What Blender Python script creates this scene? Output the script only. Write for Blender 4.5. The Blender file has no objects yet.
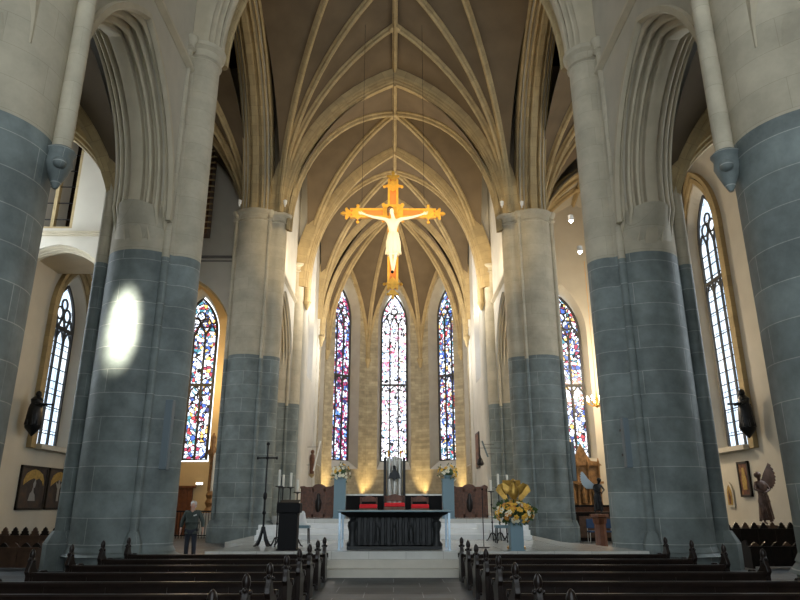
import bpy, bmesh, math, random
from mathutils import Vector, Matrix
random.seed(7)
S = bpy.context.scene
C = S.collection
PI = math.pi
sin, cos = math.sin, math.cos

# ------------------------------------------------------------------ camera
H = 1.6; PITCH = math.radians(17.5); YAW = math.radians(-0.53); F = 650.0
cam_d = bpy.data.cameras.new('camera'); cam = bpy.data.objects.new('camera', cam_d); C.objects.link(cam)
cam.location = (0, 0, H); cam.rotation_euler = (PI/2 + PITCH, 0, YAW)
cam_d.sensor_fit = 'HORIZONTAL'; cam_d.sensor_width = 36; cam_d.lens = 36*F/800
cam_d.clip_start = 0.1; cam_d.clip_end = 300
S.camera = cam
RM = cam.rotation_euler.to_matrix()
def at(px, py, Y):
    """world point seen in the photograph at (px, py), standing at distance Y"""
    d = RM @ Vector(((px-400)/F, (300-py)/F, -1))
    return Vector((0, 0, H)) + d*(Y/d.y)

# ------------------------------------------------------------------ materials
def mk(name):
    m = bpy.data.materials.new(name); m.use_nodes = True
    nt = m.node_tree; b = nt.nodes['Principled BSDF']
    return m, nt, b
def simple(name, col, rough=.6, metal=0, noise=.0, nscale=8, bump=0, spec=None):
    m, nt, b = mk(name)
    b.inputs['Roughness'].default_value = rough; b.inputs['Metallic'].default_value = metal
    if spec is not None: b.inputs['Specular IOR Level'].default_value = spec
    if noise or bump:
        tc = nt.nodes.new('ShaderNodeTexCoord'); n = nt.nodes.new('ShaderNodeTexNoise')
        n.inputs['Scale'].default_value = nscale; n.inputs['Detail'].default_value = 6
        nt.links.new(tc.outputs['Object'], n.inputs['Vector'])
        r = nt.nodes.new('ShaderNodeValToRGB')
        r.color_ramp.elements[0].position = .3; r.color_ramp.elements[1].position = .7
        r.color_ramp.elements[0].color = (*[c*(1-noise) for c in col], 1)
        r.color_ramp.elements[1].color = (*[min(1, c*(1+noise)) for c in col], 1)
        nt.links.new(n.outputs['Fac'], r.inputs['Fac']); nt.links.new(r.outputs['Color'], b.inputs['Base Color'])
        if bump:
            bp = nt.nodes.new('ShaderNodeBump'); bp.inputs['Strength'].default_value = bump; bp.inputs['Distance'].default_value = .03
            nt.links.new(n.outputs['Fac'], bp.inputs['Height']); nt.links.new(bp.outputs['Normal'], b.inputs['Normal'])
    else:
        b.inputs['Base Color'].default_value = (*col, 1)
    return m
def blocks(name, col, joint, bw, bh, mortar=.012, rough=.75, var=.18, uv=True, stain=.25, bump=.4, spec=.3, off=.5):
    """ashlar: courses of blocks with thin joints"""
    m, nt, b = mk(name); N = nt.nodes; L = nt.links
    tc = N.new('ShaderNodeTexCoord')
    if uv: vec = tc.outputs['UV']
    else:
        sp = N.new('ShaderNodeSeparateXYZ'); L.new(tc.outputs['Object'], sp.inputs[0])
        ad = N.new('ShaderNodeMath'); L.new(sp.outputs['X'], ad.inputs[0]); L.new(sp.outputs['Y'], ad.inputs[1])
        cb = N.new('ShaderNodeCombineXYZ'); L.new(ad.outputs[0], cb.inputs['X']); L.new(sp.outputs['Z'], cb.inputs['Y'])
        vec = cb.outputs[0]
    br = N.new('ShaderNodeTexBrick'); L.new(vec, br.inputs['Vector'])
    br.offset = off
    br.inputs['Color1'].default_value = (*[c*(1-var) for c in col], 1)
    br.inputs['Color2'].default_value = (*[min(1, c*(1+var)) for c in col], 1)
    br.inputs['Mortar'].default_value = (*joint, 1)
    br.inputs['Scale'].default_value = 1; br.inputs['Mortar Size'].default_value = mortar
    br.inputs['Mortar Smooth'].default_value = .3
    br.inputs['Brick Width'].default_value = bw; br.inputs['Row Height'].default_value = bh
    no = N.new('ShaderNodeTexNoise'); L.new(tc.outputs['Object'], no.inputs['Vector']); no.inputs['Scale'].default_value = 1.3; no.inputs['Detail'].default_value = 9
    no.inputs['Roughness'].default_value = .65
    rp = N.new('ShaderNodeValToRGB'); L.new(no.outputs['Fac'], rp.inputs['Fac'])
    rp.color_ramp.elements[0].position = .32; rp.color_ramp.elements[1].position = .72
    rp.color_ramp.elements[0].color = (1-stain*1.6,)*3+(1,); rp.color_ramp.elements[1].color = (1+stain,)*3+(1,)
    mx = N.new('ShaderNodeMix'); mx.data_type = 'RGBA'; mx.blend_type = 'MULTIPLY'; mx.inputs['Factor'].default_value = 1
    L.new(br.outputs['Color'], mx.inputs['A']); L.new(rp.outputs['Color'], mx.inputs['B'])
    L.new(mx.outputs['Result'], b.inputs['Base Color'])
    bp = N.new('ShaderNodeBump'); bp.inputs['Strength'].default_value = bump; bp.inputs['Distance'].default_value = .02
    L.new(br.outputs['Fac'], bp.inputs['Height']); bp.invert = True
    b2 = N.new('ShaderNodeBump'); b2.inputs['Strength'].default_value = bump*.7; b2.inputs['Distance'].default_value = .03
    L.new(no.outputs['Fac'], b2.inputs['Height']); L.new(bp.outputs['Normal'], b2.inputs['Normal'])
    L.new(b2.outputs['Normal'], b.inputs['Normal'])
    b.inputs['Roughness'].default_value = rough; b.inputs['Specular IOR Level'].default_value = spec
    return m
def glass(name, kind, strength, cell=.22, palette=None):
    """lit window glass: lead lines and coloured or clear quarries, glowing with the daylight outside"""
    m, nt, b = mk(name); N = nt.nodes; L = nt.links
    tc = N.new('ShaderNodeTexCoord'); vec = tc.outputs['UV']
    b.inputs['Base Color'].default_value = (.02, .02, .025, 1); b.inputs['Roughness'].default_value = .3
    if kind == 'stained':
        vo = N.new('ShaderNodeTexVoronoi'); vo.inputs['Scale'].default_value = 1/cell; L.new(vec, vo.inputs['Vector'])
        vo.inputs['Randomness'].default_value = .85
        sp = N.new('ShaderNodeSeparateColor'); L.new(vo.outputs['Color'], sp.inputs[0])
        big = N.new('ShaderNodeTexNoise'); big.inputs['Scale'].default_value = .8; big.inputs['Detail'].default_value = 1; L.new(vec, big.inputs['Vector'])
        mixf = N.new('ShaderNodeMath'); mixf.operation = 'MULTIPLY_ADD'; L.new(big.outputs['Fac'], mixf.inputs[0]); mixf.inputs[1].default_value = .9
        sc = N.new('ShaderNodeMath'); sc.operation = 'MULTIPLY_ADD'; L.new(sp.outputs[0], sc.inputs[0]); sc.inputs[1].default_value = .75; sc.inputs[2].default_value = -.33
        L.new(sc.outputs[0], mixf.inputs[2])
        rp = N.new('ShaderNodeValToRGB'); rp.color_ramp.interpolation = 'CONSTANT'; L.new(mixf.outputs[0], rp.inputs['Fac'])
        pal = palette
        els = rp.color_ramp.elements
        while len(els) < len(pal): els.new(1)
        for i, (p, c) in enumerate(pal): els[i].position = p; els[i].color = (*c, 1)
        ve = N.new('ShaderNodeTexVoronoi'); ve.feature = 'DISTANCE_TO_EDGE'; ve.inputs['Scale'].default_value = 1/cell; L.new(vec, ve.inputs['Vector'])
        ve.inputs['Randomness'].default_value = .85
        gt = N.new('ShaderNodeMath'); gt.operation = 'GREATER_THAN'; gt.inputs[1].default_value = .07; L.new(ve.outputs['Distance'], gt.inputs[0])
        mx = N.new('ShaderNodeMix'); mx.data_type = 'RGBA'; L.new(gt.outputs[0], mx.inputs['Factor'])
        mx.inputs['A'].default_value = (.004, .004, .006, 1); L.new(rp.outputs['Color'], mx.inputs['B'])
        L.new(mx.outputs['Result'], b.inputs['Emission Color'])
    else:
        br = N.new('ShaderNodeTexBrick'); br.offset = 0; L.new(vec, br.inputs['Vector'])
        br.inputs['Scale'].default_value = 1; br.inputs['Brick Width'].default_value = cell*1.1; br.inputs['Row Height'].default_value = cell*1.6
        br.inputs['Mortar Size'].default_value = .018; br.inputs['Mortar'].default_value = (.02, .025, .04, 1)
        c1, c2 = palette
        br.inputs['Color1'].default_value = (*c1, 1); br.inputs['Color2'].default_value = (*c2, 1)
        L.new(br.outputs['Color'], b.inputs['Emission Color'])
    b.inputs['Emission Strength'].default_value = strength
    return m
def emis(name, col, s):
    m, nt, b = mk(name); b.inputs['Emission Color'].default_value = (*col, 1); b.inputs['Emission Strength'].default_value = s
    b.inputs['Base Color'].default_value = (*col, 1); return m

M = {}
M['grey'] = blocks('blue_grey_limestone', (.20, .235, .228), (.40, .42, .39), 2.6, .64, .010, .6, .12, stain=.24)
M['cream'] = blocks('cream_ashlar', (.50, .45, .34), (.38, .34, .25), 1.7, .62, .005, .8, .05, stain=.12, bump=.2)
M['plaster'] = simple('pale_plaster', (.47, .43, .34), .9, 0, .07, 1.2, .05)
M['white_wall'] = simple('white_plaster', (.60, .56, .47), .9, 0, .05, 1.0, .04)
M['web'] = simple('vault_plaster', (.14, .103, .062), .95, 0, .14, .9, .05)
M['rib'] = blocks('rib_sandstone', (.46, .355, .19), (.28, .21, .11), .5, .5, .006, .85, .08, stain=.12, bump=.2)
M['mould'] = simple('moulded_sandstone', (.50, .44, .32), .85, 0, .10, 1.5, .1)
M['choir'] = simple('choir_plaster', (.56, .54, .48), .9, 0, .07, 1.0, .04)
M['apse'] = blocks('apse_tufa', (.42, .36, .24), (.30, .26, .18), .55, .22, .008, .85, .16, uv=False, stain=.18)
M['apse_reveal'] = simple('apse_reveal_plaster', (.40, .36, .28), .9, 0, .08, 1.5)
M['floor'] = blocks('blue_stone_paving', (.055, .068, .078), (.22, .24, .25), 1.1, .8, .010, .5, .3, uv=True, stain=.2, bump=.1, spec=.3)
M['marble'] = blocks('pale_marble_paving', (.60, .60, .56), (.30, .29, .26), .9, .9, .005, .16, .05, uv=True, stain=.08, bump=.03, spec=.6, off=0)
M['step'] = simple('pale_marble_step', (.54, .51, .43), .4, 0, .07, 3)
M['whitestep'] = simple('white_marble_step', (.82, .83, .82), .4, 0, .05, 3)
M['pew'] = simple('dark_varnished_oak', (.013, .008, .006), .30, 0, .35, 6, .05, .3)
M['pew2'] = simple('brown_oak', (.11, .058, .034), .4, 0, .3, 6, .05)
M['oak'] = simple('carved_oak', (.12, .045, .02), .45, 0, .35, 9, .3)
M['door'] = simple('old_door_wood', (.16, .055, .022), .5, 0, .3, 5, .1)
M['black'] = simple('black_lacquer', (.008, .008, .009), .6, spec=.15)
M['iron'] = simple('wrought_iron', (.014, .014, .017), .45, .6)
M['bronze'] = simple('dark_bronze', (.012, .013, .015), .38, .5, .3, 6, .25)
M['gold'] = simple('gold_leaf', (.93, .47, .06), .42, .4, .15, 7, .1)
M['oldgold'] = simple('dull_old_gilding', (.30, .16, .06), .5, .3, .4, 5, .3)
M['eaglegold'] = simple('eagle_gilding', (.48, .29, .06), .4, .6, .3, 8, .2)
M['goldpanel'] = simple('red_gold_panel', (.72, .24, .05), .5, .2)
M['ivory'] = simple('pale_painted_flesh', (.88, .80, .62), .6)
M['blue'] = simple('blue_grey_lacquer', (.16, .26, .31), .45)
M['lightblue'] = simple('pale_blue_steel', (.42, .55, .66), .25, .3)
M['silver'] = simple('brushed_silver', (.52, .52, .48), .35, .6, .1, 9)
M['red'] = simple('red_velvet', (.80, .02, .03), .8)
M['wax'] = simple('white_wax', (.85, .82, .72), .5)
M['white'] = simple('white_cloth', (.8, .8, .78), .8)
M['leaf'] = simple('green_leaves', (.05, .10, .03), .6, 0, .3, 20)
M['yellow'] = simple('yellow_petals', (.85, .50, .06), .6)
M['cream_petal'] = simple('cream_petals', (.88, .84, .66), .6)
M['orange'] = simple('orange_petals', (.70, .30, .05), .6)
M['skin'] = simple('skin', (.60, .36, .27), .6)
M['hair'] = simple('white_hair', (.62, .60, .58), .8)
M['coat'] = simple('grey_green_coat', (.060, .075, .066), .85, 0, .15, 12)
M['trouser'] = simple('dark_trousers', (.028, .032, .045), .85)
M['steelgrey'] = simple('grey_loudspeaker_case', (.13, .17, .19), .5)
M['darkstone'] = simple('polychrome_wood_statue', (.10, .055, .04), .4, .1, .5, 4, .3)
M['wingwhite'] = simple('pale_blue_wing', (.45, .55, .62), .5)
M['frame'] = simple('dark_picture_frame', (.03, .022, .018), .5)
M['stonedark'] = simple('stone_tracery', (.20, .19, .17), .8, 0, .1, 3)
M['tracery'] = simple('leaded_tracery', (.05, .05, .05), .7)
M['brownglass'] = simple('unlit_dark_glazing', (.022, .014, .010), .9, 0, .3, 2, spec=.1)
M['bluechair'] = simple('blue_upholstery', (.03, .07, .16), .7)
M['lampglow'] = emis('lamp_glow', (1, .9, .72), 25)
M['flame'] = emis('flame_glow', (1, .66, .25), 18)
M['exit'] = emis('lit_sign_glow', (1, .9, .75), 6)
PALD = [(0, (.04, .05, .16)), (.10, (.05, .11, .42)), (.20, (.55, .66, .85)), (.30, (.85, .90, 1.0)), (.40, (.30, .04, .08)), (.47, (.75, .85, 1.0)), (.56, (.75, .45, .12)), (.62, (.10, .16, .35)), (.70, (.9, .93, 1)), (.80, (.06, .22, .28)), (.88, (.4, .05, .06))]
PALW = [(0, (.9, .92, 1)), (.14, (.55, .6, .9)), (.22, (.95, .95, 1)), (.42, (.75, .20, .30)), (.49, (.95, .93, 1)), (.64, (.35, .65, .85)), (.69, (.95, .95, 1)), (.85, (.65, .3, .5)), (.92, (.9, .8, .55))]
PALR = [(0, (.03, .03, .12)), (.14, (.28, .03, .10)), (.26, (.08, .14, .40)), (.34, (.7, .8, .95)), (.44, (.35, .04, .10)), (.52, (.85, .9, 1.0)), (.60, (.30, .05, .12)), (.67, (.7, .75, .95)), (.76, (.08, .2, .5)), (.85, (.8, .85, 1))]
M['gl_center'] = glass('stained_glass_pale', 'stained', 2.8, .26, PALW)
M['gl_left'] = glass('stained_glass_red_blue', 'stained', 2.6, .27, PALR)
M['gl_right'] = glass('stained_glass_blue', 'stained', 2.6, .27, PALD)
M['gl_side'] = glass('stained_glass_mixed', 'stained', 2.6, .24, PALD)
M['gl_clear'] = glass('clear_leaded_glass', 'clear', 1.7, .62, ((.62, .80, 1.0), (.85, .93, 1.0)))
M['gl_choir'] = glass('choir_window_glass', 'clear', 5, .5, ((.85, .88, 1.0), (.95, .95, 1.0)))
M['gl_day'] = glass('daylit_transept_glass', 'clear', 9, .6, ((.80, .90, 1.0), (.9, .96, 1.0)))
M['gl_cler'] = glass('clerestory_glass', 'clear', 2.0, .5, ((.7, .82, 1.0), (.9, .95, 1.0)))
def art(name, cols, scale=3, stops=None):
    m, nt, b = mk(name); N = nt.nodes; L = nt.links
    tc = N.new('ShaderNodeTexCoord'); n = N.new('ShaderNodeTexNoise'); n.inputs['Scale'].default_value = scale; n.inputs['Detail'].default_value = 4
    L.new(tc.outputs['Object'], n.inputs['Vector']); r = N.new('ShaderNodeValToRGB'); L.new(n.outputs['Fac'], r.inputs['Fac'])
    els = r.color_ramp.elements
    while len(els) < len(cols): els.new(1)
    for i, c in enumerate(cols): els[i].position = .3+.4*i/(len(cols)-1); els[i].color = (*c, 1)
    L.new(r.outputs['Color'], b.inputs['Base Color']); b.inputs['Roughness'].default_value = .6
    return m
M['art_dark'] = art('painting_dark_ground', [(.02, .018, .02), (.06, .045, .04), (.10, .06, .04)], 2.5)
M['art_red'] = art('painting_red_ground', [(.03, .015, .012), (.14, .05, .03), (.3, .16, .05)], 3)
M['art_gold'] = simple('painted_gold_arch', (.42, .27, .07), .6, 0, .3, 9)
M['art_white'] = simple('painted_pale_figure', (.35, .34, .33), .7)

# ------------------------------------------------------------------ mesh helpers
class MB:
    def __init__(s): s.v = []; s.f = []; s.uv = []
    def add(s, vs, fs, uvs=None):
        o = len(s.v); s.v += [tuple(v) for v in vs]
        for i, f in enumerate(fs):
            s.f.append([o+k for k in f])
            if uvs: s.uv.append(uvs[i])
            else: s.uv.append([(vs[k][0]+vs[k][1], vs[k][2]) for k in f])
        return s
    def box(s, x0, x1, y0, y1, z0, z1):
        vs = [(x, y, z) for z in (z0, z1) for y in (y0, y1) for x in (x0, x1)]
        fs = [(0, 2, 3, 1), (4, 5, 7, 6), (0, 1, 5, 4), (2, 6, 7, 3), (0, 4, 6, 2), (1, 3, 7, 5)]
        uvs = []
        for k, f in enumerate(fs):
            if k < 2: uvs.append([(vs[i][0], vs[i][1]) for i in f])
            else: uvs.append([(vs[i][0]+vs[i][1], vs[i][2]) for i in f])
        return s.add(vs, fs, uvs)
    def obox(s, c, h, R=None):
        R = R or Matrix.Identity(3)
        vs = [Vector(c)+R@Vector((x*h[0], y*h[1], z*h[2])) for z in (-1, 1) for y in (-1, 1) for x in (-1, 1)]
        return s.add(vs, [(0, 2, 3, 1), (4, 5, 7, 6), (0, 1, 5, 4), (2, 6, 7, 3), (0, 4, 6, 2), (1, 3, 7, 5)])
    def tube(s, p0, p1, r0, r1=None, n=8, caps=True):
        p0 = Vector(p0); p1 = Vector(p1); r1 = r0 if r1 is None else r1
        d = (p1-p0); ln = d.length; d.normalize()
        a = d.orthogonal().normalized(); b = d.cross(a)
        vs = []; uvs = []; fs = []
        for p, r in ((p0, r0), (p1, r1)):
            for i in range(n):
                t = 2*PI*i/n; vs.append(p+(a*cos(t)+b*sin(t))*r)
        for i in range(n):
            j = (i+1) % n; fs.append((i, j, n+j, n+i))
            uvs.append([(i*.2, 0), ((i+1)*.2, 0), ((i+1)*.2, ln), (i*.2, ln)])
        if caps:
            fs.append(tuple(range(n))[::-1]); uvs.append([(0, 0)]*n); fs.append(tuple(range(n, 2*n))); uvs.append([(0, 0)]*n)
        return s.add(vs, fs, uvs)
    def lathe(s, c, prof, n=16, axis='z', sx=1, sy=1):
        c = Vector(c); vs = []; fs = []; uvs = []
        for r, z in prof:
            for i in range(n):
                t = 2*PI*(i+.5)/n
                if axis == 'z': vs.append(c+Vector((r*cos(t)*sx, r*sin(t)*sy, z)))
                elif axis == 'y': vs.append(c+Vector((r*cos(t)*sx, z, r*sin(t)*sy)))
                else: vs.append(c+Vector((z, r*cos(t)*sx, r*sin(t)*sy)))
        for k in range(len(prof)-1):
            for i in range(n):
                j = (i+1) % n; fs.append((k*n+i, k*n+j, (k+1)*n+j, (k+1)*n+i))
                u0 = i*2*PI*.5/n; u1 = (i+1)*2*PI*.5/n
                uvs.append([(u0, prof[k][1]), (u1, prof[k][1]), (u1, prof[k+1][1]), (u0, prof[k+1][1])])
        fs.append(tuple(range(n))[::-1]); uvs.append([(0, 0)]*n)
        m = (len(prof)-1)*n; fs.append(tuple(range(m, m+n))); uvs.append([(0, 0)]*n)
        return s.add(vs, fs, uvs)
    def sphere(s, c, r, sx=1, sy=1, sz=1, n=12):
        k = max(5, n//2+1)
        prof = [(max(.001, r*sin(PI*i/k)), -r*cos(PI*i/k)*sz) for i in range(k+1)]
        return s.lathe(c, prof, n, 'z', sx, sy)
    def prism(s, pts, fn, d0, d1):
        """outline pts (u,v) mapped by fn(u,v,d), extruded d0..d1"""
        n = len(pts); vs = [fn(u, v, d0) for u, v in pts]+[fn(u, v, d1) for u, v in pts]
        fs = [tuple(range(n)), tuple(range(n, 2*n))[::-1]]+[(i, i+n, (i+1) % n+n, (i+1) % n) for i in range(n)]
        return s.add(vs, fs)
    def sweep(s, path, prof, side, closed_prof=True, ups=None, caps=True):
        """sweep 2D profile (s across = side dir, r = outward) along path; side may be a vector or list"""
        n = len(path); k = len(prof); vs = []; fs = []; uvs = []
        ln = 0; ls = []
        for i, p in enumerate(path):
            if i: ln += (Vector(path[i])-Vector(path[i-1])).length
            ls.append(ln)
            a = Vector(path[max(0, i-1)]); b = Vector(path[min(n-1, i+1)])
            t = (b-a).normalized()
            sd = Vector(side[i]) if isinstance(side, list) else Vector(side)
            up = sd.cross(t).normalized()
            if ups is not None and up.dot(ups[i] if isinstance(ups, list) else ups) < 0: up = -up
            for q in prof: vs.append(Vector(p)+sd*q[0]+up*q[1])
        kk = k if closed_prof else k-1
        for i in range(n-1):
            for j in range(kk):
                j2 = (j+1) % k
                fs.append((i*k+j, i*k+j2, (i+1)*k+j2, (i+1)*k+j))
                uvs.append([(j*.1, ls[i]), ((j+1)*.1, ls[i]), ((j+1)*.1, ls[i+1]), (j*.1, ls[i+1])])
        if closed_prof and caps:
            fs.append(tuple(range(k))); uvs.append([(0, 0)]*k); fs.append(tuple(range((n-1)*k, n*k))); uvs.append([(0, 0)]*k)
        return s.add(vs, fs, uvs)
    def grid(s, rows, flip=False):
        n = len(rows); k = len(rows[0]); vs = [v for r in rows for v in r]
        return s.add(vs, [(i*k+j, i*k+j+1, (i+1)*k+j+1, (i+1)*k+j) for i in range(n-1) for j in range(k-1)])
    def build(s, name, mat, parent=None, smooth=None, loc=None, bevel=0):
        me = bpy.data.meshes.new(name)
        if loc is not None:
            l = Vector(loc); s.v = [tuple(Vector(v)-l) for v in s.v]
        me.from_pydata([tuple(v) for v in s.v], [], s.f)
        ul = me.uv_layers.new(name='UVMap'); i = 0
        for u in s.uv:
            for q in u: ul.data[i].uv = q; i += 1
        me.materials.append(M[mat] if isinstance(mat, str) else mat)
        bm = bmesh.new(); bm.from_mesh(me); bmesh.ops.recalc_face_normals(bm, faces=bm.faces); bm.to_mesh(me); bm.free()
        if smooth:
            me.shade_smooth()
            try: me.set_sharp_from_angle(angle=math.radians(smooth if smooth is not True else 40))
            except Exception: pass
        me.update()
        o = bpy.data.objects.new(name, me); C.objects.link(o)
        if loc is not None: o.location = loc
        if parent is not None: o.parent = parent
        if bevel:
            b = o.modifiers.new('bevel', 'BEVEL'); b.width = bevel; b.segments = 2; b.limit_method = 'ANGLE'
        return o

def empty(name, loc=(0, 0, 0), rz=0):
    o = bpy.data.objects.new(name, None); C.objects.link(o); o.location = loc; o.rotation_euler = (0, 0, rz)
    o.empty_display_size = .2; return o
def thing(name, label, cat, loc=(0, 0, 0), rz=0, group=None):
    return tag(empty(name, loc, rz), label, cat, group)
def tag(o, label, cat, group=None):
    o['label'] = label; o['category'] = cat
    if group: o['group'] = group
    return o
def struct(o, label=None):
    o['kind'] = 'structure'
    if label: o['label'] = label
    return o
def copy_tree(o, parent=None, flip=None):
    c = o.copy(); C.objects.link(c)
    if parent is not None: c.parent = parent
    for ch in list(o.children): copy_tree(ch, c)
    return c

def arc(a, h, n=12):
    """left half of a pointed arch, from (-a,0) up to (0,h)"""
    out = []
    if h >= a:
        R = (a*a+h*h)/(2*a); th = math.asin(min(1, h/R))
        for i in range(n+1):
            t = th*i/n; out.append((-a+R*(1-cos(t)), R*sin(t)))
    else:
        for i in range(n+1):
            t = i/n; u = 1-cos(t*PI/2*.9)
            out.append((-a+a*u/(1-cos(PI/2*.9)), h*sin(t*PI/2*.9)/sin(PI/2*.9)))
    return out
def full_arch(uc, w, z0, zs, za, n=12):
    L = arc(w/2, za-zs, n); pts = [(uc+u, zs+z) for u, z in L]
    R = [(uc-u, zs+z) for u, z in L[::-1]][1:]
    out = pts+R
    if z0 is not None: out = [(uc-w/2, z0)]+out+[(uc+w/2, z0)]
    return out
def frame(origin, ud, nd):
    o = Vector((origin[0], origin[1], 0)); u = Vector((ud[0], ud[1], 0)).normalized(); n = Vector((nd[0], nd[1], 0)).normalized()
    return lambda a, z, d=0: o+u*a+n*d+Vector((0, 0, z))

def wall(name, Fn, u0, u1, z0, z1, T, mat, ops=(), parent=None, rev_mat=None, back=True):
    """wall slab with pointed openings; ops = (uc, w, zsill, zspring, zapex, splay)"""
    m = MB(); rv = MB()
    for d, k in ((0, 0), (T, 1)):
        if d and not back: continue
        cur = u0
        for (uc, w, zl, zs, za, sp) in sorted(ops):
            ww = w-(2*sp if k else 0); zz = za-(sp if k else 0)
            a, b = uc-ww/2, uc+ww/2
            if a > cur: m.add([Fn(cur, z0, d), Fn(a, z0, d), Fn(a, z1, d), Fn(cur, z1, d)], [(0, 1, 2, 3)])
            if zl > z0: m.add([Fn(a, z0, d), Fn(b, z0, d), Fn(b, zl, d), Fn(a, zl, d)], [(0, 1, 2, 3)])
            pts = full_arch(uc, ww, None, zs, zz)
            for (p, q) in zip(pts, pts[1:]):
                m.add([Fn(p[0], p[1], d), Fn(q[0], q[1], d), Fn(q[0], z1, d), Fn(p[0], z1, d)], [(0, 1, 2, 3)])
            cur = b
        if u1 > cur: m.add([Fn(cur, z0, d), Fn(u1, z0, d), Fn(u1, z1, d), Fn(cur, z1, d)], [(0, 1, 2, 3)])
    for (uc, w, zl, zs, za, sp) in ops:
        A = full_arch(uc, w, zl, zs, za); B = full_arch(uc, w-2*sp, zl, zs, za-sp)
        if zl <= z0+.01: rng = range(len(A)-1)
        else: rng = range(len(A))
        for i in rng:
            j = (i+1) % len(A)
            rv.add([Fn(*A[i], 0), Fn(*A[j], 0), Fn(*B[j], T), Fn(*B[i], T)], [(0, 1, 2, 3)])
    # ends and top
    m.add([Fn(u0, z1, 0), Fn(u1, z1, 0), Fn(u1, z1, T), Fn(u0, z1, T)], [(0, 1, 2, 3)])
    m.add([Fn(u0, z0, 0), Fn(u0, z1, 0), Fn(u0, z1, T), Fn(u0, z0, T)], [(0, 1, 2, 3)])
    m.add([Fn(u1, z0, 0), Fn(u1, z1, 0), Fn(u1, z1, T), Fn(u1, z0, T)], [(0, 1, 2, 3)])
    if not rev_mat: m.v, m.f, m.uv = m.v, m.f, m.uv
    o = m.build(name, mat, parent)
    if rv.f: rv.build('reveal', rev_mat or mat, o)
    return o

WN = [0]
def window(Fn, uc, w, zl, zs, za, d, mat, lights=3, transoms=(), bar=.07, label=None, iron=0, jitter=0):
    WN[0] += 1
    root = empty('window_%d' % WN[0], Fn(uc, zl, d)); struct(root, label)
    inv = Matrix.Translation(-root.location)
    F2 = lambda u, z, dd=0: Fn(u, z, d+dd)-root.location
    pts = full_arch(uc, w, zl, zs, za)
    n = len(pts); vs = [F2(u, z, .03) for u, z in pts]
    m = MB(); m.add(vs, [tuple(range(n))], [[(u*1.0+jitter, z*1.0) for u, z in pts]]); m.build('pane', mat, root)
    t = MB()
    sd = (F2(0, 0, 1)-F2(0, 0, 0))
    def bars(p2, r, closed=False):
        pth = [F2(u, z) for u, z in p2]
        t.sweep(pth, [(-r, -r), (r, -r), (r, r), (-r, r)], sd)
    bars(pts+[pts[0]], bar*1.2)
    lw = w/lights; hz = zs-(0.15*w)
    for i in range(1, lights):
        uu = uc-w/2+lw*i
        bars([(uu, zl), (uu, hz+.3*lw)], bar)
    for z in transoms:
        for dz in (0,): bars([(uc-w/2, z), (uc+w/2, z)], bar*1.4)
        for i in range(lights):
            c = uc-w/2+lw*(i+.5)
            bars([(c+a*lw*.5, z-lw*.95+b) for a, b in [(-1, 0), (-.75, .42*lw), (-.35, .7*lw), (0, .9*lw), (.35, .7*lw), (.75, .42*lw), (1, 0)]], bar*.7)
    # light heads and tracery
    for i in range(lights):
        c = uc-w/2+lw*(i+.5)
        bars([(c+a*lw*.5, hz+b*lw) for a, b in [(-1, 0), (-.8, .45), (-.4, .85), (0, 1.1), (.4, .85), (.8, .45), (1, 0)]], bar*.8)
    ch = za-hz
    cr = lw*.42
    def ring(cx, cz, r):
        bars([(cx+r*cos(k*PI/6), cz+r*sin(k*PI/6)) for k in range(13)], bar*.7)
    cz = hz+lw*1.1+cr*.9
    if lights >= 3:
        ring(uc-lw*.5, hz+lw*1.1+cr*.5, cr); ring(uc+lw*.5, hz+lw*1.1+cr*.5, cr)
        ring(uc, hz+lw*1.1+cr*2.1, cr*.9)
    else: ring(uc, cz, cr)
    t.build('tracery', 'tracery', root)
    if iron:
        g = MB(); z = zl+iron
        while z < hz:
            p = [F2(uc-w/2, z), F2(uc+w/2, z)]; g.sweep(p, [(-.02, -.02), (.02, -.02), (.02, .02), (-.02, .02)], sd); z += iron
        g.build('glazing_bar', 'iron', root)
    return root

# arch mouldings
HALF = [(0, 0), (.13, 0), (.18, .03), (.20, .24), (.27, .25), (.31, .12), (.36, .08), (.41, .13), (.43, .40), (.50, .41), (.53, .28), (.58, .24), (.63, .30), (.645, .55), (.70, .56), (.73, .44), (.78, .42), (.82, .50), (.84, .68)]
def arch_prof(sc=1.0, depth=.3, rsc=None):
    h = [(s*sc, r*(rsc or sc)) for s, r in HALF]
    return [(-s, r) for s, r in h[::-1]]+h[1:]+[(h[-1][0], h[-1][1]+depth), (-h[-1][0], h[-1][1]+depth)]
def arch_sweep(mb, Fn, uc, w, zd, zs, za, sc, T2, depth=.3, n=14, rsc=None, die=0):
    pts = full_arch(uc, w, zd, zs, za, n)
    if die:
        pts = [(pts[0][0]-die, zd-1.0), (pts[0][0]-die*.45, zd-.45)]+pts+[(pts[-1][0]+die*.45, zd-.45), (pts[-1][0]+die, zd-1.0)]
    path = [Fn(u, z, T2) for u, z in pts]
    sd = (Fn(0, 0, 1)-Fn(0, 0, 0))
    cen = Fn(uc, zs, T2)
    ups = [(p-Vector((cen.x, cen.y, min(cen.z, p.z)-.01))) for p in path]
    mb.sweep(path, arch_prof(sc, depth, rsc), sd, ups=ups)
RIB = [(-.16, .14), (-.17, 0), (-.10, -.06), (-.09, -.2), (0, -.27), (.09, -.2), (.10, -.06), (.17, 0), (.16, .14)]
def rib_path(S0, A, n=14, k=.9):
    S0 = Vector(S0); A = Vector(A); D = math.hypot(A.x-S0.x, A.y-S0.y); h = A.z-S0.z
    L = arc(D, h, n); out = []
    for u, z in L:
        t = (u+D)/D
        out.append(Vector((S0.x+(A.x-S0.x)*t, S0.y+(A.y-S0.y)*t, S0.z+z)))
    return out
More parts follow.
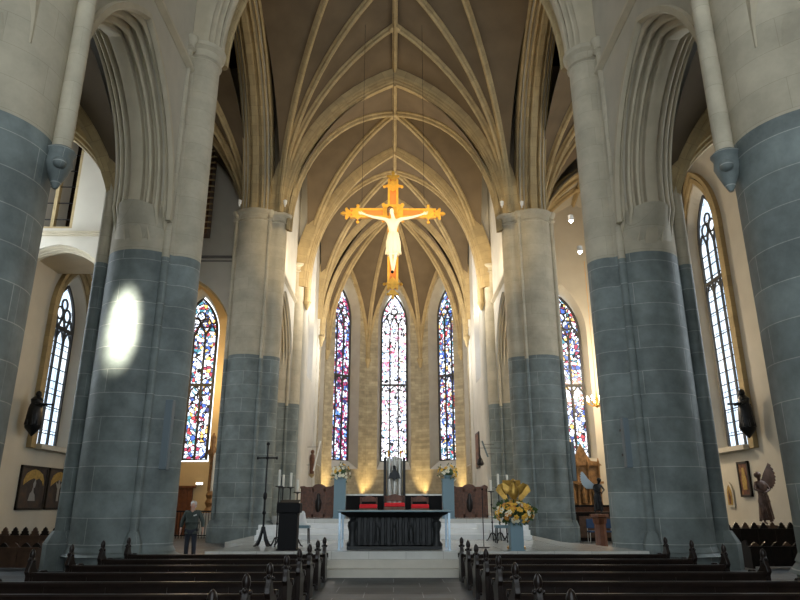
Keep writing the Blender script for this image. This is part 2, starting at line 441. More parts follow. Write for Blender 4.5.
def at_t(path, S0, A, t):
    """height of the path at horizontal fraction t"""
    S0 = Vector(S0); A = Vector(A); D = math.hypot(A.x-S0.x, A.y-S0.y)
    for p, q in zip(path, path[1:]):
        a = math.hypot(p.x-S0.x, p.y-S0.y)/D; b = math.hypot(q.x-S0.x, q.y-S0.y)/D
        if t <= b+1e-6: f = 0 if b == a else (t-a)/(b-a); return p.lerp(q, max(0, min(1, f)))
    return path[-1]
TS = [0, .008, .03, .065, .11, .17, .24, .32, .41, .51, .62, .74, .87, 1]
def web(mb, S0, A, B, lift=.08):
    pa = rib_path(S0, A, 24); pb = rib_path(S0, B, 24); rows = []
    for t in TS:
        p = at_t(pa, S0, A, t); q = at_t(pb, S0, B, t)
        rows.append([p.lerp(q, k/5)+Vector((0, 0, lift*4*(k/5)*(1-k/5)*t+.06)) for k in range(6)])
    mb.grid(rows)
def rib(mb, S0, A, sc=1.0):
    p = rib_path(S0, A, 16); d = Vector((A[0]-S0[0], A[1]-S0[1], 0)).normalized(); sd = Vector((-d.y, d.x, 0))
    mb.sweep(p, [(a*sc, b*sc) for a, b in RIB], sd, ups=[Vector((-d.x, -d.y, 1.2))]*len(p))
def ridge(mb, A, B, sc=.8):
    A = Vector(A); B = Vector(B); d = (B-A).normalized(); sd = Vector((-d.y, d.x, 0)).normalized()
    mb.sweep([A, B], [(a*sc, b*sc) for a, b in RIB], sd, ups=Vector((0, 0, 1)))

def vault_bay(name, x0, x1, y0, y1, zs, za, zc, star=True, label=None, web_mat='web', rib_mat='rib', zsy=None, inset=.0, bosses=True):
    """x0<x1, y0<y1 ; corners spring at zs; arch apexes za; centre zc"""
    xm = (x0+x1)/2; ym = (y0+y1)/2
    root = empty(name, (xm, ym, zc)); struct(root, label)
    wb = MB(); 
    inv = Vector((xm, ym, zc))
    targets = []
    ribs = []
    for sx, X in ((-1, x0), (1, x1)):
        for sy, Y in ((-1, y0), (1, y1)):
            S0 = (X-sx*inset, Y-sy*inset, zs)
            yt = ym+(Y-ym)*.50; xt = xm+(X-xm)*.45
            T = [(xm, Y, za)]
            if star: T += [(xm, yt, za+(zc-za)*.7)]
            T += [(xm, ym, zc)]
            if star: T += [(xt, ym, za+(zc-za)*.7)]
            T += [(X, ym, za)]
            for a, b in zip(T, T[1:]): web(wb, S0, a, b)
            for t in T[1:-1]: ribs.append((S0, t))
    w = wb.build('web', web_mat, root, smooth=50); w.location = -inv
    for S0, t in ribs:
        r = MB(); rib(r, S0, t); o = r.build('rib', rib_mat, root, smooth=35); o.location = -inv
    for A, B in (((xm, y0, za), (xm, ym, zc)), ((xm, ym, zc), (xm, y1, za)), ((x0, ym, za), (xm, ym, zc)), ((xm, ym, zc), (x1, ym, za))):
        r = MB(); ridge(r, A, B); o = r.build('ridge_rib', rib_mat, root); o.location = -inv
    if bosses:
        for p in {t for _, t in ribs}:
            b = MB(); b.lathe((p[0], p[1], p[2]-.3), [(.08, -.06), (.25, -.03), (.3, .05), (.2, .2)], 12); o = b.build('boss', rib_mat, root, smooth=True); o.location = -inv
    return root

# ------------------------------------------------------------------ dimensions
Y1, Y2, Y3, Y4, Y5, YA = 10.5, 18.5, 31.5, 38.9, 46.2, 53.8
XP = 7.45; W = 16.0; XC = 5.6
CAP = 16.1; CR = 25.2

# ------------------------------------------------------------------ floor and platforms
f = MB(); vs = [(-19, -9, 0), (19, -9, 0), (19, 56, 0), (-19, 56, 0)]
f.add(vs, [(0, 1, 2, 3)], [[(v[0], v[1]) for v in vs]])
f.add([(v[0], v[1], -.3) for v in vs], [(0, 1, 2, 3)])
struct(f.build('floor', 'floor'), 'dark blue-grey stone paving with pale joints')
PZ = .53
def slab(mb, pts, z0, z1):
    n = len(pts); vs = [(x, y, z0) for x, y in pts]+[(x, y, z1) for x, y in pts]
    mb.add([(x, y, z1) for x, y in pts], [tuple(range(n))], [[(x, y) for x, y in pts]])
    mb.add(vs, [(i, (i+1) % n, (i+1) % n+n, i+n) for i in range(n)])
p = MB(); slab(p, [(-4.55, 16.8), (6.2, 16.8), (5.6, 19.6), (5.1, 21.0), (5.1, 30), (-5.1, 30), (-5.1, 21.0), (-4.25, 19.6)], 0, PZ)
plat = struct(p.build('floor_sanctuary', 'marble'), 'pale marble sanctuary platform under the altar')
for k, (yy, zz) in enumerate(((16.5, PZ*2/3), (16.2, PZ/3))):
    s = MB(); slab(s, [(-4.7-.15*k, yy), (6.25+.1*k, yy), (6.25+.1*k, 16.8), (-4.7-.15*k, 16.8)], 0, zz)
    s.build('step', 'step', plat)
ch = MB(); slab(ch, [(-3.9, 24.4), (3.9, 24.4), (3.9, 30), (5.6, 31.5), (5.6, 54), (-5.6, 54), (-5.6, 31.5), (-3.9, 30)], 0.02, 1.13)
chan = struct(ch.build('floor_chancel', 'marble'), 'raised chancel floor behind the altar')
for k in range(3):
    zz = PZ+.15*(k+1); yy = 22.6+.6*k
    s = MB(); slab(s, [(-3.9+.0*k, yy), (3.9, yy), (3.9, 24.4), (-3.9, 24.4)], PZ+.001, zz); s.build('step', 'whitestep', chan)
# stepped cheeks that narrow the upper flight on both sides
for sx in (-1, 1):
    for k in range(3):
        s = MB(); yy = 22.2+.35*k
        s.box(min(sx*4.4, sx*(3.5-.38*k)), max(sx*4.4, sx*(3.5-.38*k)), 21.9+.25*k, 22.59, PZ+.001+.15*k, PZ+.15*(k+1)); s.build('step', 'whitestep', chan)

# ------------------------------------------------------------------ piers
def section(circs, n=96):
    out = []
    for i in range(n):
        t = 2*PI*i/n; dx, dy = cos(t), sin(t); best = 0
        for cx, cy, r in circs:
            b = dx*cx+dy*cy; q = b*b-(cx*cx+cy*cy-r*r)
            if q >= 0: best = max(best, b+math.sqrt(q))
        out.append((best*dx, best*dy))
    return out
def extr(mb, sec, z0, z1, s0=1.0, s1=1.0, n=None):
    k = len(sec); per = [0]
    for i in range(k): a = sec[i]; b = sec[(i+1) % k]; per.append(per[-1]+math.hypot(a[0]-b[0], a[1]-b[1]))
    vs = [(x*s0, y*s0, z0) for x, y in sec]+[(x*s1, y*s1, z1) for x, y in sec]
    fs = [(i, (i+1) % k, (i+1) % k+k, i+k) for i in range(k)]
    uv = [[(per[i], z0), (per[i+1], z0), (per[i+1], z1), (per[i], z1)] for i in range(k)]
    mb.add(vs, fs, uv)
def capm(mb, sec, z, s=1.0):
    mb.add([(x*s, y*s, z) for x, y in sec], [tuple(range(len(sec)))])
def pier(x, y, label, r=1.1, gz=8.6, top=12.5, lobe=None, shafts=(), full=False, plinth=.75, flare=1.16):
    """side = direction of the nave along x"""
    sd = 1 if x < 0 else -1
    t = thing('stone_pier', label, 'pier', (x, y, 0), group='round stone piers of nave and choir')
    core = [(0, 0, r)]
    circs = list(core)
    if lobe: circs.append((lobe[0]*sd, 0, lobe[1])); circs.append((lobe[0]*sd*.55, 0, lobe[1]*1.25))
    sec = section(circs)
    a = MB(); extr(a, sec, plinth*.9, gz); capm(a, sec, gz); a.build('grey_drum', 'grey', t, smooth=30)
    b = MB()
    if full:
        extr(b, sec, gz, CAP); capm(b, sec, CAP)
    else:
        c0 = section(core)
        if top > 12.55 and r > 1.05:
            k_ = len(c0); f1 = 1.62 if r < 1.2 else 1.32
            b.add([(p_[0]*.97, p_[1]*.97, 8.9) for p_ in c0]+[(p_[0]*.72, p_[1]*f1, 9.85) for p_ in c0], [(i, (i+1) % k_, (i+1) % k_+k_, i+k_) for i in range(k_)])
        extr(b, c0, gz, top-1.6); extr(b, c0, top-1.6, top+.6, 1, .78); 
        if lobe:
            l0 = [(lobe[0]*sd+px_, py_) for px_, py_ in section([(0, 0, lobe[1])], 40)]
            extr(b, l0, gz, CAP); capm(b, l0, CAP)
            l1 = [(lobe[0]*sd*.55+px_, py_) for px_, py_ in section([(0, 0, lobe[1]*1.2)], 40)]
            extr(b, l1, gz, CAP)
    b.build('cream_drum', 'cream', t, smooth=30)
    # plinth: octagonal moulded base
    c = MB(); FL = flare
    oct_ = section(circs, 16)
    extr(c, [(a_*FL, b_*FL) for a_, b_ in oct_], 0, plinth*.78); capm(c, [(a_*FL, b_*FL) for a_, b_ in oct_], plinth*.78)
    extr(c, sec, plinth*.78, plinth, 1.13, 1.02); extr(c, sec, plinth, plinth+.12, 1.05, 1.0)
    c.build('plinth', 'grey', t, smooth=25)
    for (sx, sy, sr, z0, z1) in shafts:
        for za_, zb_, mt in ((max(z0, 0.0), min(gz-.15, z1), 'grey'), (max(z0, gz-.15), z1, 'cream')):
            if zb_ <= za_: continue
            s = MB(); s.lathe((sx*sd, sy, 0), [(sr, za_), (sr, zb_)], 16)
            if za_ == 0: s.lathe((sx*sd, sy, 0), [(sr*2.2, 0), (sr*2.2, .65), (sr*1.9, .75), (sr*1.3, .95)], 8)
            s.build('attached_shaft', mt, t, smooth=30)
        if z0 > 1:
            s = MB(); s.lathe((sx*sd, sy, z0), [(.04, -.75), (.1, -.62), (.17, -.45), (.24, -.25), (.22, -.1), (.27, 0), (.2, .06)], 14); s.sphere((sx*sd+.1*sd, sy-.16, z0-.3), .12)
            s.build('carved_corbel', 'grey', t, smooth=40)
    # capital
    if lobe:
        d = MB()
        base = sec if full else [(lobe[0]*sd+px_, py_) for px_, py_ in section([(0, 0, lobe[1])], 40)]
        cx_ = 0 if full else lobe[0]*sd
        def sc_(s_, q=base, cx=cx_): return [((a_-cx)*s_+cx, b_*s_) for a_, b_ in q]
        lev = [(CAP-.55, 1.0), (CAP-.5, 1.07), (CAP-.42, 1.02), (CAP-.22, 1.04), (CAP-.12, 1.15), (CAP+.02, 1.17), (CAP+.05, 1.08)]
        if not full: lev = [(z, 1+(s_-1)*1.8) for z, s_ in lev]
        for (za_, s0), (zb_, s1) in zip(lev, lev[1:]):
            k = len(base); A = sc_(s0); B = sc_(s1)
            d.add([(p_[0], p_[1], za_) for p_ in A]+[(p_[0], p_[1], zb_) for p_ in B], [(i, (i+1) % k, (i+1) % k+k, i+k) for i in range(k)])
        capm(d, sc_(lev[-1][1]), lev[-1][0])
        for (sx, sy, sr, z0, z1) in shafts:
            if z1 > CAP-1: d.lathe((sx*sd, sy, 0), [(sr*1.0, CAP-.5), (sr*1.9, CAP-.42), (sr*1.2, CAP-.3), (sr*2.1, CAP-.08), (sr*2.1, CAP+.04)], 12)
        d.build('capital', 'cream', t, smooth=30)
    return t
for sd, nm in ((-1, 'left'), (1, 'right')):
    pier(sd*7.6, Y1, 'nearest thick round grey stone pier on the %s edge, with carved corbel' % nm, r=1.27, gz=8.0, top=13.0, flare=1.06, shafts=((1.40, .25, .17, 7.85, 24),))
    pier(sd*XP, Y2, 'broad grey stone pier with slim shafts at the end of the %s pews' % nm, r=1.1, gz=8.6, top=12.6, lobe=(.99, .57), flare=1.03, plinth=.45,
         shafts=((.80, -.80, .11, 0, CAP), (.80, .80, .11, 0, CAP), (-1.28, -.25, .19, 0, 12.5)))
    pier(sd*7.2, Y3, 'tall stone pier with full capital at the %s of the choir arch' % nm, r=1.0, gz=8.5, lobe=(1.0, .56), full=True, plinth=.9,
         shafts=((.78, -.70, .09, 0, CAP), (-.95, -.45, .12, 0, CAP), (.78, .70, .09, 0, CAP)))
    pier(sd*7.1, Y4, 'slimmer grey stone pier behind the choir arch on the %s' % nm, r=.95, gz=7.3, top=12.8, lobe=(.95, .5), plinth=.9,
         shafts=((.8, -.6, .09, 0, CAP-1),))
pier(-7.3, 2.5, 'pier', r=1.45, gz=8.0, top=13.0); pier(7.3, 2.5, 'pier', r=1.45, gz=8.0, top=13.0)
for o in [o for o in C.objects if o.get('label') == 'pier']:   # stand behind the photographer: part of the setting only
    del o['label']; del o['category']; del o['group']; o['kind'] = 'structure'
    o.name = 'trim_1' if o.location.x < 0 else 'trim_2'

# ------------------------------------------------------------------ nave walls with arcade arches
for sd, nm in ((-1, 'left'), (1, 'right')):
    Fn = frame((sd*(XP-.8), 0), (0, 1), (sd, 0))
    ops = []
    for a, b, ra, rb in ((2.5, Y1, 1.25, 1.22), (Y1, Y2, 1.42, 1.6)):
        y0 = a+ra; y1 = b-rb; ops.append(((y0+y1)/2, y1-y0, 10.1, 10.11, 13.45))
    w = wall('wall_nave_%s' % nm, Fn, -8, Y2-.2, 10.1, 15.5, 1.6, 'plaster', [(c, ww+.9, zl, zs, za+.5, 0) for c, ww, zl, zs, za in ops])
    struct(wall('wall_nave_%s_clerestory' % nm, Fn, -8, Y2-.2, 15.5, 26.8, 1.6, 'plaster', [(14.5, 2.6, 16.3, 19.5, 22.3, .2)]))
    struct(w, 'pale plastered nave wall above the %s arcade' % nm)
    for c, ww, zl, zs, za in ops:
        m = MB(); arch_sweep(m, Fn, c, ww, 9.75, zs, za, .93, .8, depth=.15, rsc=.85, die=.55); o = m.build('arcade_arch', 'mould', w, smooth=30)
        m = MB()   # plain soffit band under the wall between moulding and wall face
        pts = full_arch(c, ww+1.25, None, zs-.6, za+.7); 
        m.sweep([Fn(u, z, -.0) for u, z in pts], [(-.12, -.12), (0, -.16), (.06, -.06), (.06, .06), (-.12, .03)], (Fn(0, 0, 1)-Fn(0, 0, 0)), ups=[Fn(u, z)-Fn(c, zs-1) for u, z in pts])
        m.build('hood_mould', 'mould', w, smooth=30)
    m = MB(); m.sweep([Fn(-8, 15), Fn(Y2-.6, 15)], [(-.02, -.12), (-.16, -.02), (-.16, .1), (-.02, .16), (.05, .1), (.05, -.1)], (Fn(0, 0, 1)-Fn(0, 0, 0)), ups=Vector((0, 0, 1)))
    m.build('string_course', 'mould', w)
    window(Fn, 14.5, 2.2, 16.4, 19.4, 22.0, 1.3, 'gl_cler', 3, label='clerestory window above the %s nave arcade' % nm)
    # high side arch of the crossing
    Fc = frame((sd*6.6, 0), (0, 1), (sd, 0))
    y0, y1 = Y2+.75, Y3-.75; c = (y0+y1)/2; ww = y1-y0
    w = wall('wall_crossing_%s' % nm, Fc, y0-.5, y1+.5, CAP, 26.8, 1.3, 'plaster', [(c, ww+.3, CAP, CAP+.01, 24.6, 0)])
    struct(w, 'wall over the high crossing arch on the %s' % nm)
    m = MB(); arch_sweep(m, Fc, c, ww-.3, None, CAP, 24.2, .95, .65, depth=.5, n=20); m.build('crossing_arch', 'rib', w, smooth=30)

# transverse arches across the nave
TA = struct(empty('trim_3', (0, 0, CAP)), 'moulded transverse arches across nave and choir')
def tarch(y, half, zs, za, sc=.8, mat='mould', parent=None, xc=0, name='transverse_arch', n=18, depth=.7):
    Ft = frame((xc, y), (1, 0), (0, 1)); m = MB(); pr = parent or TA
    arch_sweep(m, Ft, 0, half*2, None, zs, za, sc, 0, depth, n)
    o = m.build(name, mat, pr, smooth=30); o.location = -Vector(pr.location); return o
tarch(Y1, 5.95, CAP, 25.0, .7); tarch(Y2, 5.8, CAP, 24.7, .78); tarch(Y3, 5.55, CAP, 24.3, .6, 'rib')
# nave vaults
vault_bay('ceiling_nave', -6.3, 6.3, Y1, Y2, CAP, 25.3, 26.0, True, 'rib vault over the nave')
vault_bay('ceiling_nave_west', -6.3, 6.3, 2.5, Y1, CAP, 25.3, 26.0, False, 'rib vault over the nave west of the near piers')
cb_ = MB(); cb_.box(-7, 7, -8, 2.5, 25.3, 25.6); struct(cb_.build('ceiling_west_bay', 'web'), 'ceiling over the west bay')
vault_bay('ceiling_crossing', -6.55, 6.55, Y2+.1, Y3-.0, CAP, 24.9, 26.0, True, 'star shaped rib vault over the crossing', inset=.5)

# ------------------------------------------------------------------ choir
vault_bay('ceiling_choir_west', -5.6, 5.6, Y3-.1, Y4, 15.3, 24.4, 24.9, False, 'rib vault over the first choir bay')
vault_bay('ceiling_choir_east', -5.5, 5.5, Y4, Y5, 14.6, 24.4, 24.9, False, 'rib vault over the second choir bay')
tarch(Y4, 5.35, 14.6, 24.1, .55, 'rib'); tarch(Y5, 5.3, 14.6, 24.0, .5, 'rib')
struct(wall('wall_choir_arch', frame((0, Y5-.15), (1, 0), (0, 1)), -5.6, 5.6, 13.3, 26.8, .4, 'web', [(0, 10.75, 13.3, 14.6, 24.1, 0)]))
for sd, nm in ((-1, 'left'), (1, 'right')):
    Fn = frame((sd*6.15, 0), (0, 1), (sd, 0)); y0, y1 = Y3+.9, Y4-.85; c = (y0+y1)/2
    w = wall('wall_choir_%s' % nm, Fn, Y3, Y4, 7.5, 26.8, 1.4, 'choir', [(c, y1-y0+.7, 7.5, 9.2, 13.2, 0), (c+.001, 0.01, 14, 14.1, 14.2, 0)][:1])
    struct(w, 'pale wall over the %s choir arcade' % nm)
    m = MB(); arch_sweep(m, Fn, c, y1-y0, 7.6, 9.2, 12.8, .7, .7, depth=.1); m.build('arcade_arch', 'mould', w, smooth=30)
    m = MB(); m.sweep([Fn(Y3, 13.6), Fn(Y4, 13.6)], [(-.02, -.12), (-.16, -.02), (-.16, .1), (-.02, .16), (.05, .1), (.05, -.1)], (Fn(0, 0, 1)-Fn(0, 0, 0)), ups=Vector((0, 0, 1)))
    m.build('string_course', 'mould', w)
    Fe = frame((sd*XC, 0), (0, 1), (sd, 0))
    w2 = wall('wall_choir_east_%s' % nm, Fe, Y4, YA-5.4-2.24+.05, 0, 26.8, 1.0, 'choir', [(42.6, 2.6, 9.5, 18, 21, .25)])
    struct(w2, 'pale wall of the second choir bay on the %s' % nm)
    window(Fe, 42.6, 2.0, 9.7, 17.8, 20.6, .7, 'gl_choir', 3, (13.5,), label='tall window in the %s choir wall seen edge-on' % nm)
    for yy, z0 in ((Y4, 13.7), (Y5, 14.0)):
        m = MB(); x = sd*(5.45)
        m.lathe((x, yy, 0), [(.05, z0-.5), (.12, z0-.35), (.2, z0-.12), (.26, z0), (.2, z0+.1), (.2, 15.4)], 14); m.build('wall_shaft_corbel', 'rib', w2, smooth=40)
    for yy in (Y4+.25, Y5-.1):
        m = MB(); m.lathe((sd*5.62, yy, 0), [(.22, 0.4), (.22, 15.0)], 14); m.build('wall_shaft', 'choir', w2, smooth=40)
# apse: five sides of an octagon
R_ = 5.4; YC = YA-R_; ht = R_*math.tan(PI/8)
corners = [(-R_, YC-ht), (-R_, YC+ht), (-ht, YA), (ht, YA), (R_, YC+ht), (R_, YC-ht)]
APX = []
gl = ['gl_side', 'gl_left', 'gl_center', 'gl_right', 'gl_side']
awin = ['apse side window on the left seen edge-on', 'tall stained glass window on the left side of the apse, mostly red and blue', 'central stained glass window of the apse, the palest', 'tall stained glass window on the right side of the apse, mostly blue', 'apse side window on the right seen edge-on']
vroot = struct(empty('ceiling_apse', (0, YC, 24.6)), 'rib vault over the apse'); wb = MB()
for i in range(5):
    a = Vector((*corners[i], 0)); b = Vector((*corners[i+1], 0)); u = (b-a).normalized(); n = Vector((-u.y, u.x, 0)); L = (b-a).length
    Fa = frame((a.x, a.y), (u.x, u.y), (n.x, n.y))
    zs_, ze = (17.4, 19.7) if i == 2 else (17.0, 19.3)
    ws = 2.75 if i == 2 else 2.7
    w = wall('wall_apse_%s' % ['north', 'north_east', 'east', 'south_east', 'south'][i], Fa, 0, L, 0, 26.8, 1.3, 'apse', [(L/2, ws, 4.3, 16.5, 20.1, .28)], rev_mat='apse_reveal')
    struct(w)
    window(Fa, L/2, 2.15, 5.0, 16.7, 19.3, 1.0, gl[i], 3, (11.8,) if i != 2 else (11.3,), .06, awin[i], jitter=i*7.3, iron=.83)
    s = MB(); s.add([Fa(L/2-1.4, 4.3, 0), Fa(L/2+1.4, 4.3, 0), Fa(L/2+1.1, 5.05, 1.05), Fa(L/2-1.1, 5.05, 1.05)], [(0, 1, 2, 3)]); s.build('sill', 'choir', w)
    # wall rib over the window
    m = MB(); pts = full_arch(L/2, L-.1, None, 13.3, 20.9, 14)
    m.sweep([Fa(u_, z_, -.05) for u_, z_ in pts], [(-.12, -.13), (.12, -.13), (.14, .1), (-.14, .1)], (Fa(0, 0, 1)-Fa(0, 0, 0)), ups=[Fa(u_, z_)-Fa(L/2, 12) for u_, z_ in pts])
    m.build('wall_rib', 'rib', w, smooth=30)
    mid = (a+b)/2
    for q in (a, b): web(wb, (q.x, q.y, 13.3), (mid.x, mid.y, 20.9), (0, YC, 24.4), 0)
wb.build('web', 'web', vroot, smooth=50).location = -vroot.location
for k, (x, y) in enumerate(corners):
    r = MB(); rib(r, (x*.985, y-.03 if 0 < k < 5 else y, 13.3), (0, YC, 24.3), 1.0); r.build('rib', 'rib', vroot, smooth=35).location = -vroot.location
    c = MB(); c.lathe((x*.985, y-.05, 13.3), [(.03, -.75), (.12, -.6), (.16, -.35), (.26, -.12), (.28, 0), (.2, .12)], 12); c.build('corbel', 'rib', vroot, smooth=40).location = -vroot.location
b = MB(); b.lathe((0, YC, 24.1), [(.1, -.1), (.4, 0), (.4, .2)], 12); b.build('boss', 'gold', vroot).location = -vroot.location
# web between last choir arch and apse
wb = MB()
for sd in (-1, 1):
    web(wb, (sd*R_, YC-ht, 13.3), (0, YC-ht, 24.2), (0, YC, 24.4), 0)
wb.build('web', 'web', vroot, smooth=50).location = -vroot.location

# ------------------------------------------------------------------ aisles and transepts
# outer walls
for sd, nm in ((-1, 'left'), (1, 'right')):
    Fo = frame((sd*W, 0), (0, 1), (sd, 0))
    if sd < 0: ops = [(31.2, 2.9, 4.2, 10.2, 12.6, .35)]
    else: ops = [(31.2, 3.0, 4.2, 14.8, 17.9, .35)]
    ops2 = ops+[(22.0, 5.4, 5.0, 12.0, 16.0, .3), (14.5, 3.0, 4.2, 8.0, 10.5, .35)]
    w = wall('wall_%s' % nm, Fo, -8, 39.9, 0, 26.8, .55, 'white_wall', ops2, rev_mat='white_wall'); struct(w, 'outer wall of the %s aisle' % nm)
    if sd < 0: window(Fo, 31.2, 2.2, 4.2, 10.0, 12.1, .45, 'gl_clear', 3, (9.9,), .06, 'bright clear window over the two paintings, left aisle', iron=.62)
    else: window(Fo, 31.2, 2.3, 4.2, 14.8, 17.3, .45, 'gl_clear', 3, (12.6,), .06, 'very tall bright clear window in the right aisle', iron=.62)
    window(Fo, 22.0, 4.8, 5.1, 12.0, 15.6, .45, 'gl_day', 4, (9.0,), .07, 'broad daylit transept window on the %s' % nm)
    window(Fo, 14.5, 2.3, 4.2, 7.8, 10.0, .45, 'gl_clear', 3, label='aisle window of the bay behind the near %s pier' % nm)
    c, ww, zl, zs, za, _ = ops[0]
    for k, (ex, dd) in enumerate(((.28, -.12), (.62, -.2))):
        pts = full_arch(c, ww+ex*2, zl-.2, zs, za+ex*1.1)
        m = MB(); m.sweep([Fo(u, z, dd+.1) for u, z in pts], [(-.12, -.1), (-.05, -.14), (.1, -.1), (.12, .12), (-.12, .12)], (Fo(0, 0, 1)-Fo(0, 0, 0)), ups=[Fo(u, z)-Fo(c, zl) for u, z in pts]); m.build('window_moulding', 'rib', w, smooth=30)
    m = MB(); m.box(-.35, .12, -ww/2-.1, ww/2+.1, zl-.22, zl) if sd > 0 else m.box(-.12, .35, -ww/2-.1, ww/2+.1, zl-.22, zl)
    o = m.build('window_sill', 'white_wall', w); o.location = (sd*W, c, 0)
    # aisle transverse arches and vaults
    xa = sd*(XP+1.0); xb = sd*(W-.2); xm = (xa+xb)/2; half = abs(xb-xa)/2
    for yy in (2.5, Y1, Y2):
        tr = struct(empty('trim_%d' % (10+int(yy)+(50 if sd > 0 else 0)), (xm, yy, 9)), 'moulded arch across the %s aisle' % nm)
        tarch(yy, half, 9.0, 13.6, .75, 'rib', tr, xm, 'transverse_arch')
        Ft = frame((xm, yy), (1, 0), (0, 1))
        w_ = wall('wall_%s_aisle_arch_%d' % (nm, int(yy)), frame((xm, yy-.4), (1, 0), (0, 1)), -half-.3, half+.3, 9.0, 15.4 if yy < Y2 else 26.8, .8, 'plaster', [(0, half*2+.8, 9.0, 9.01, 14.1, 0)]); struct(w_)
    for a, b in ((2.5, Y1), (Y1, Y2)):
        vault_bay('ceiling_%s_aisle' % nm, min(xa, xb), max(xa, xb), a, b, 9.0, 13.9, 14.6, False, 'rib vault over the %s aisle' % nm)
    xt = sd*7.9
    vault_bay('ceiling_%s_transept' % nm, min(xt, xb), max(xt, xb), Y2+.3, 33.0, 14.8, 21.5, 22.4, True, 'rib vault over the %s transept arm' % nm)

# left: cross wall with lower arch and dark traceried window above
Fl = frame((-16, 24.5), (1, 0), (0, 1))
w = wall('wall_left_chapel', Fl, 0, 6.6, 0, 22, .8, 'white_wall', [(2.5, 4.7, 0, 9.1, 11.65, 0)], rev_mat='rib')
# split so that the upper window opens too
bpy.data.objects.remove(w.children[0], do_unlink=True); bpy.data.objects.remove(w, do_unlink=True)
w = wall('wall_left_chapel', Fl, 0, 6.6, 0, 12.0, .8, 'white_wall', [(2.5, 4.7, 0, 9.1, 11.65, 0)], rev_mat='white_wall'); struct(w, 'pale cross wall in the left transept with a pointed arch')
w3 = wall('wall_left_chapel_upper', Fl, 0, 6.6, 12.0, 26.8, .8, 'white_wall', [(1.15, 3.4, 12.35, 16.2, 19.2, .0)], rev_mat='white_wall'); struct(w3)
m = MB(); m.box(0, 6.6, -.14, .0, 12.0, 12.1); m.box(0, 6.6, -.2, 0, 12.1, 12.16); o = m.build('string_course', 'mould', w3); o.location = (-16, 24.5, 0)
m = MB(); arch_sweep(m, Fl, 2.5, 4.4, 0.0, 9.1, 11.45, .42, .4, depth=.05); m.build('chapel_arch', 'mould', w, smooth=30)
WN[0] += 1
wr = struct(empty('window_%d' % WN[0], Fl(1.15, 12.35, .3)), 'dark unlit traceried opening above the chapel arch on the left')
m = MB()
for u in (-1.05, -.15, .75, 1.55): m.box(u-.07, u+.07, -.1, .1, 0, 6.2)
m.box(-1.7, 1.7, -.2, .15, -.05, .12); m.build('mullion', 'rib', wr)
m = MB()
for k in range(8): m.box(-1.7, 1.7, -.02, .02, .5+.75*k, .53+.75*k)
m.build('glazing_bar', 'iron', wr)
# dark gallery behind it with a small lit window
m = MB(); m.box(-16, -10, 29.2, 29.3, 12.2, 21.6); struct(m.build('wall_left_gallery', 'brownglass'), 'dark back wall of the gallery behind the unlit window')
m = MB(); m.box(-16, -10, 25.3, 29.3, 12.1, 12.2); struct(m.build('floor_gallery', 'plaster'))
Fg = frame((-16, 29.1), (1, 0), (0, 1))
window(Fg, 2.0, 1.5, 12.9, 14.4, 15.6, .0, 'gl_clear', 3, bar=.05, label='small lit lancets seen through the dark upper window')
# left transept east wall with arch onto the side chapel
Fe = frame((-16, 33.4), (1, 0), (0, 1))
w = wall('wall_left_transept', Fe, 0, 8.6, 0, 26.8, .8, 'white_wall', [(5.25, 4.3, 0, 9.8, 13.3, 0)], rev_mat='plaster'); struct(w, 'pale east wall of the left transept above the side chapel arch')
m = MB(); arch_sweep(m, Fe, 5.25, 4.1, 0, 9.8, 13.15, .4, .4, depth=.05); m.build('chapel_arch', 'rib', w, smooth=30)
m = MB(); m.box(0, 8.6, -.12, 0, 14.5, 14.62); m.box(0, 8.6, -.06, 0, 14.3, 14.36); o = m.build('string_course', 'stonedark', w); o.location = (-16, 33.4, 0)
# chapels: east walls with stained windows
Fw = frame((-16, 39.0), (1, 0), (0, 1))
M['warmwall'] = simple('ochre_wash_wall', (.60, .46, .26), .9, 0, .06, 1.2)
w = wall('wall_left_side_chapel', Fw, 0, 10.0, 0, 26.8, 1.0, 'warmwall', [(3.85, 2.7, 4.0, 11.8, 14.6, .25)], rev_mat='apse_reveal'); struct(w, 'ochre lit east wall of the left side chapel')
window(Fw, 3.85, 2.1, 4.15, 11.9, 14.1, .6, 'gl_side', 3, (8.6,), .06, 'stained glass window in the left side chapel above the man', jitter=3)
Fw2 = frame((8.2, 39.0), (1, 0), (0, 1))
w = wall('wall_right_side_chapel', Fw2, -2.3, 7.8, 0, 26.8, 1.0, 'white_wall', [(2.35, 2.8, 4.2, 11.8, 15.0, .3)]); struct(w, 'white east wall of the right side chapel')
window(Fw2, 2.35, 2.2, 4.3, 11.8, 14.3, .6, 'gl_side', 3, (8.6,), .06, 'stained glass window in the right side chapel behind the angel', jitter=11)
vault_bay('ceiling_left_chapel', -16, -7.5, 34.2, 39.0, 11.0, 15.0, 15.6, False, 'rib vault over the left side chapel')
vault_bay('ceiling_right_chapel', 7.6, 16, 33.2, 39.0, 14.0, 20.5, 21.3, True, 'rib vault over the right side chapel', web_mat='plaster')
m = MB(); m.box(6.8, 16, 33.0, 33.2, 20.8, 26.8); struct(m.build('wall_right_transept', 'plaster'), 'wall above the right chapel vault')
for sd, nm in ((-1, 'left'), (1, 'right')):
    m = MB(); m.box(min(sd*6.3, sd*17), max(sd*6.3, sd*17), -8.4, -8, 0, 26.8); struct(m.build('wall_west_%s' % nm, 'plaster'), 'west end wall of the %s aisle' % nm)
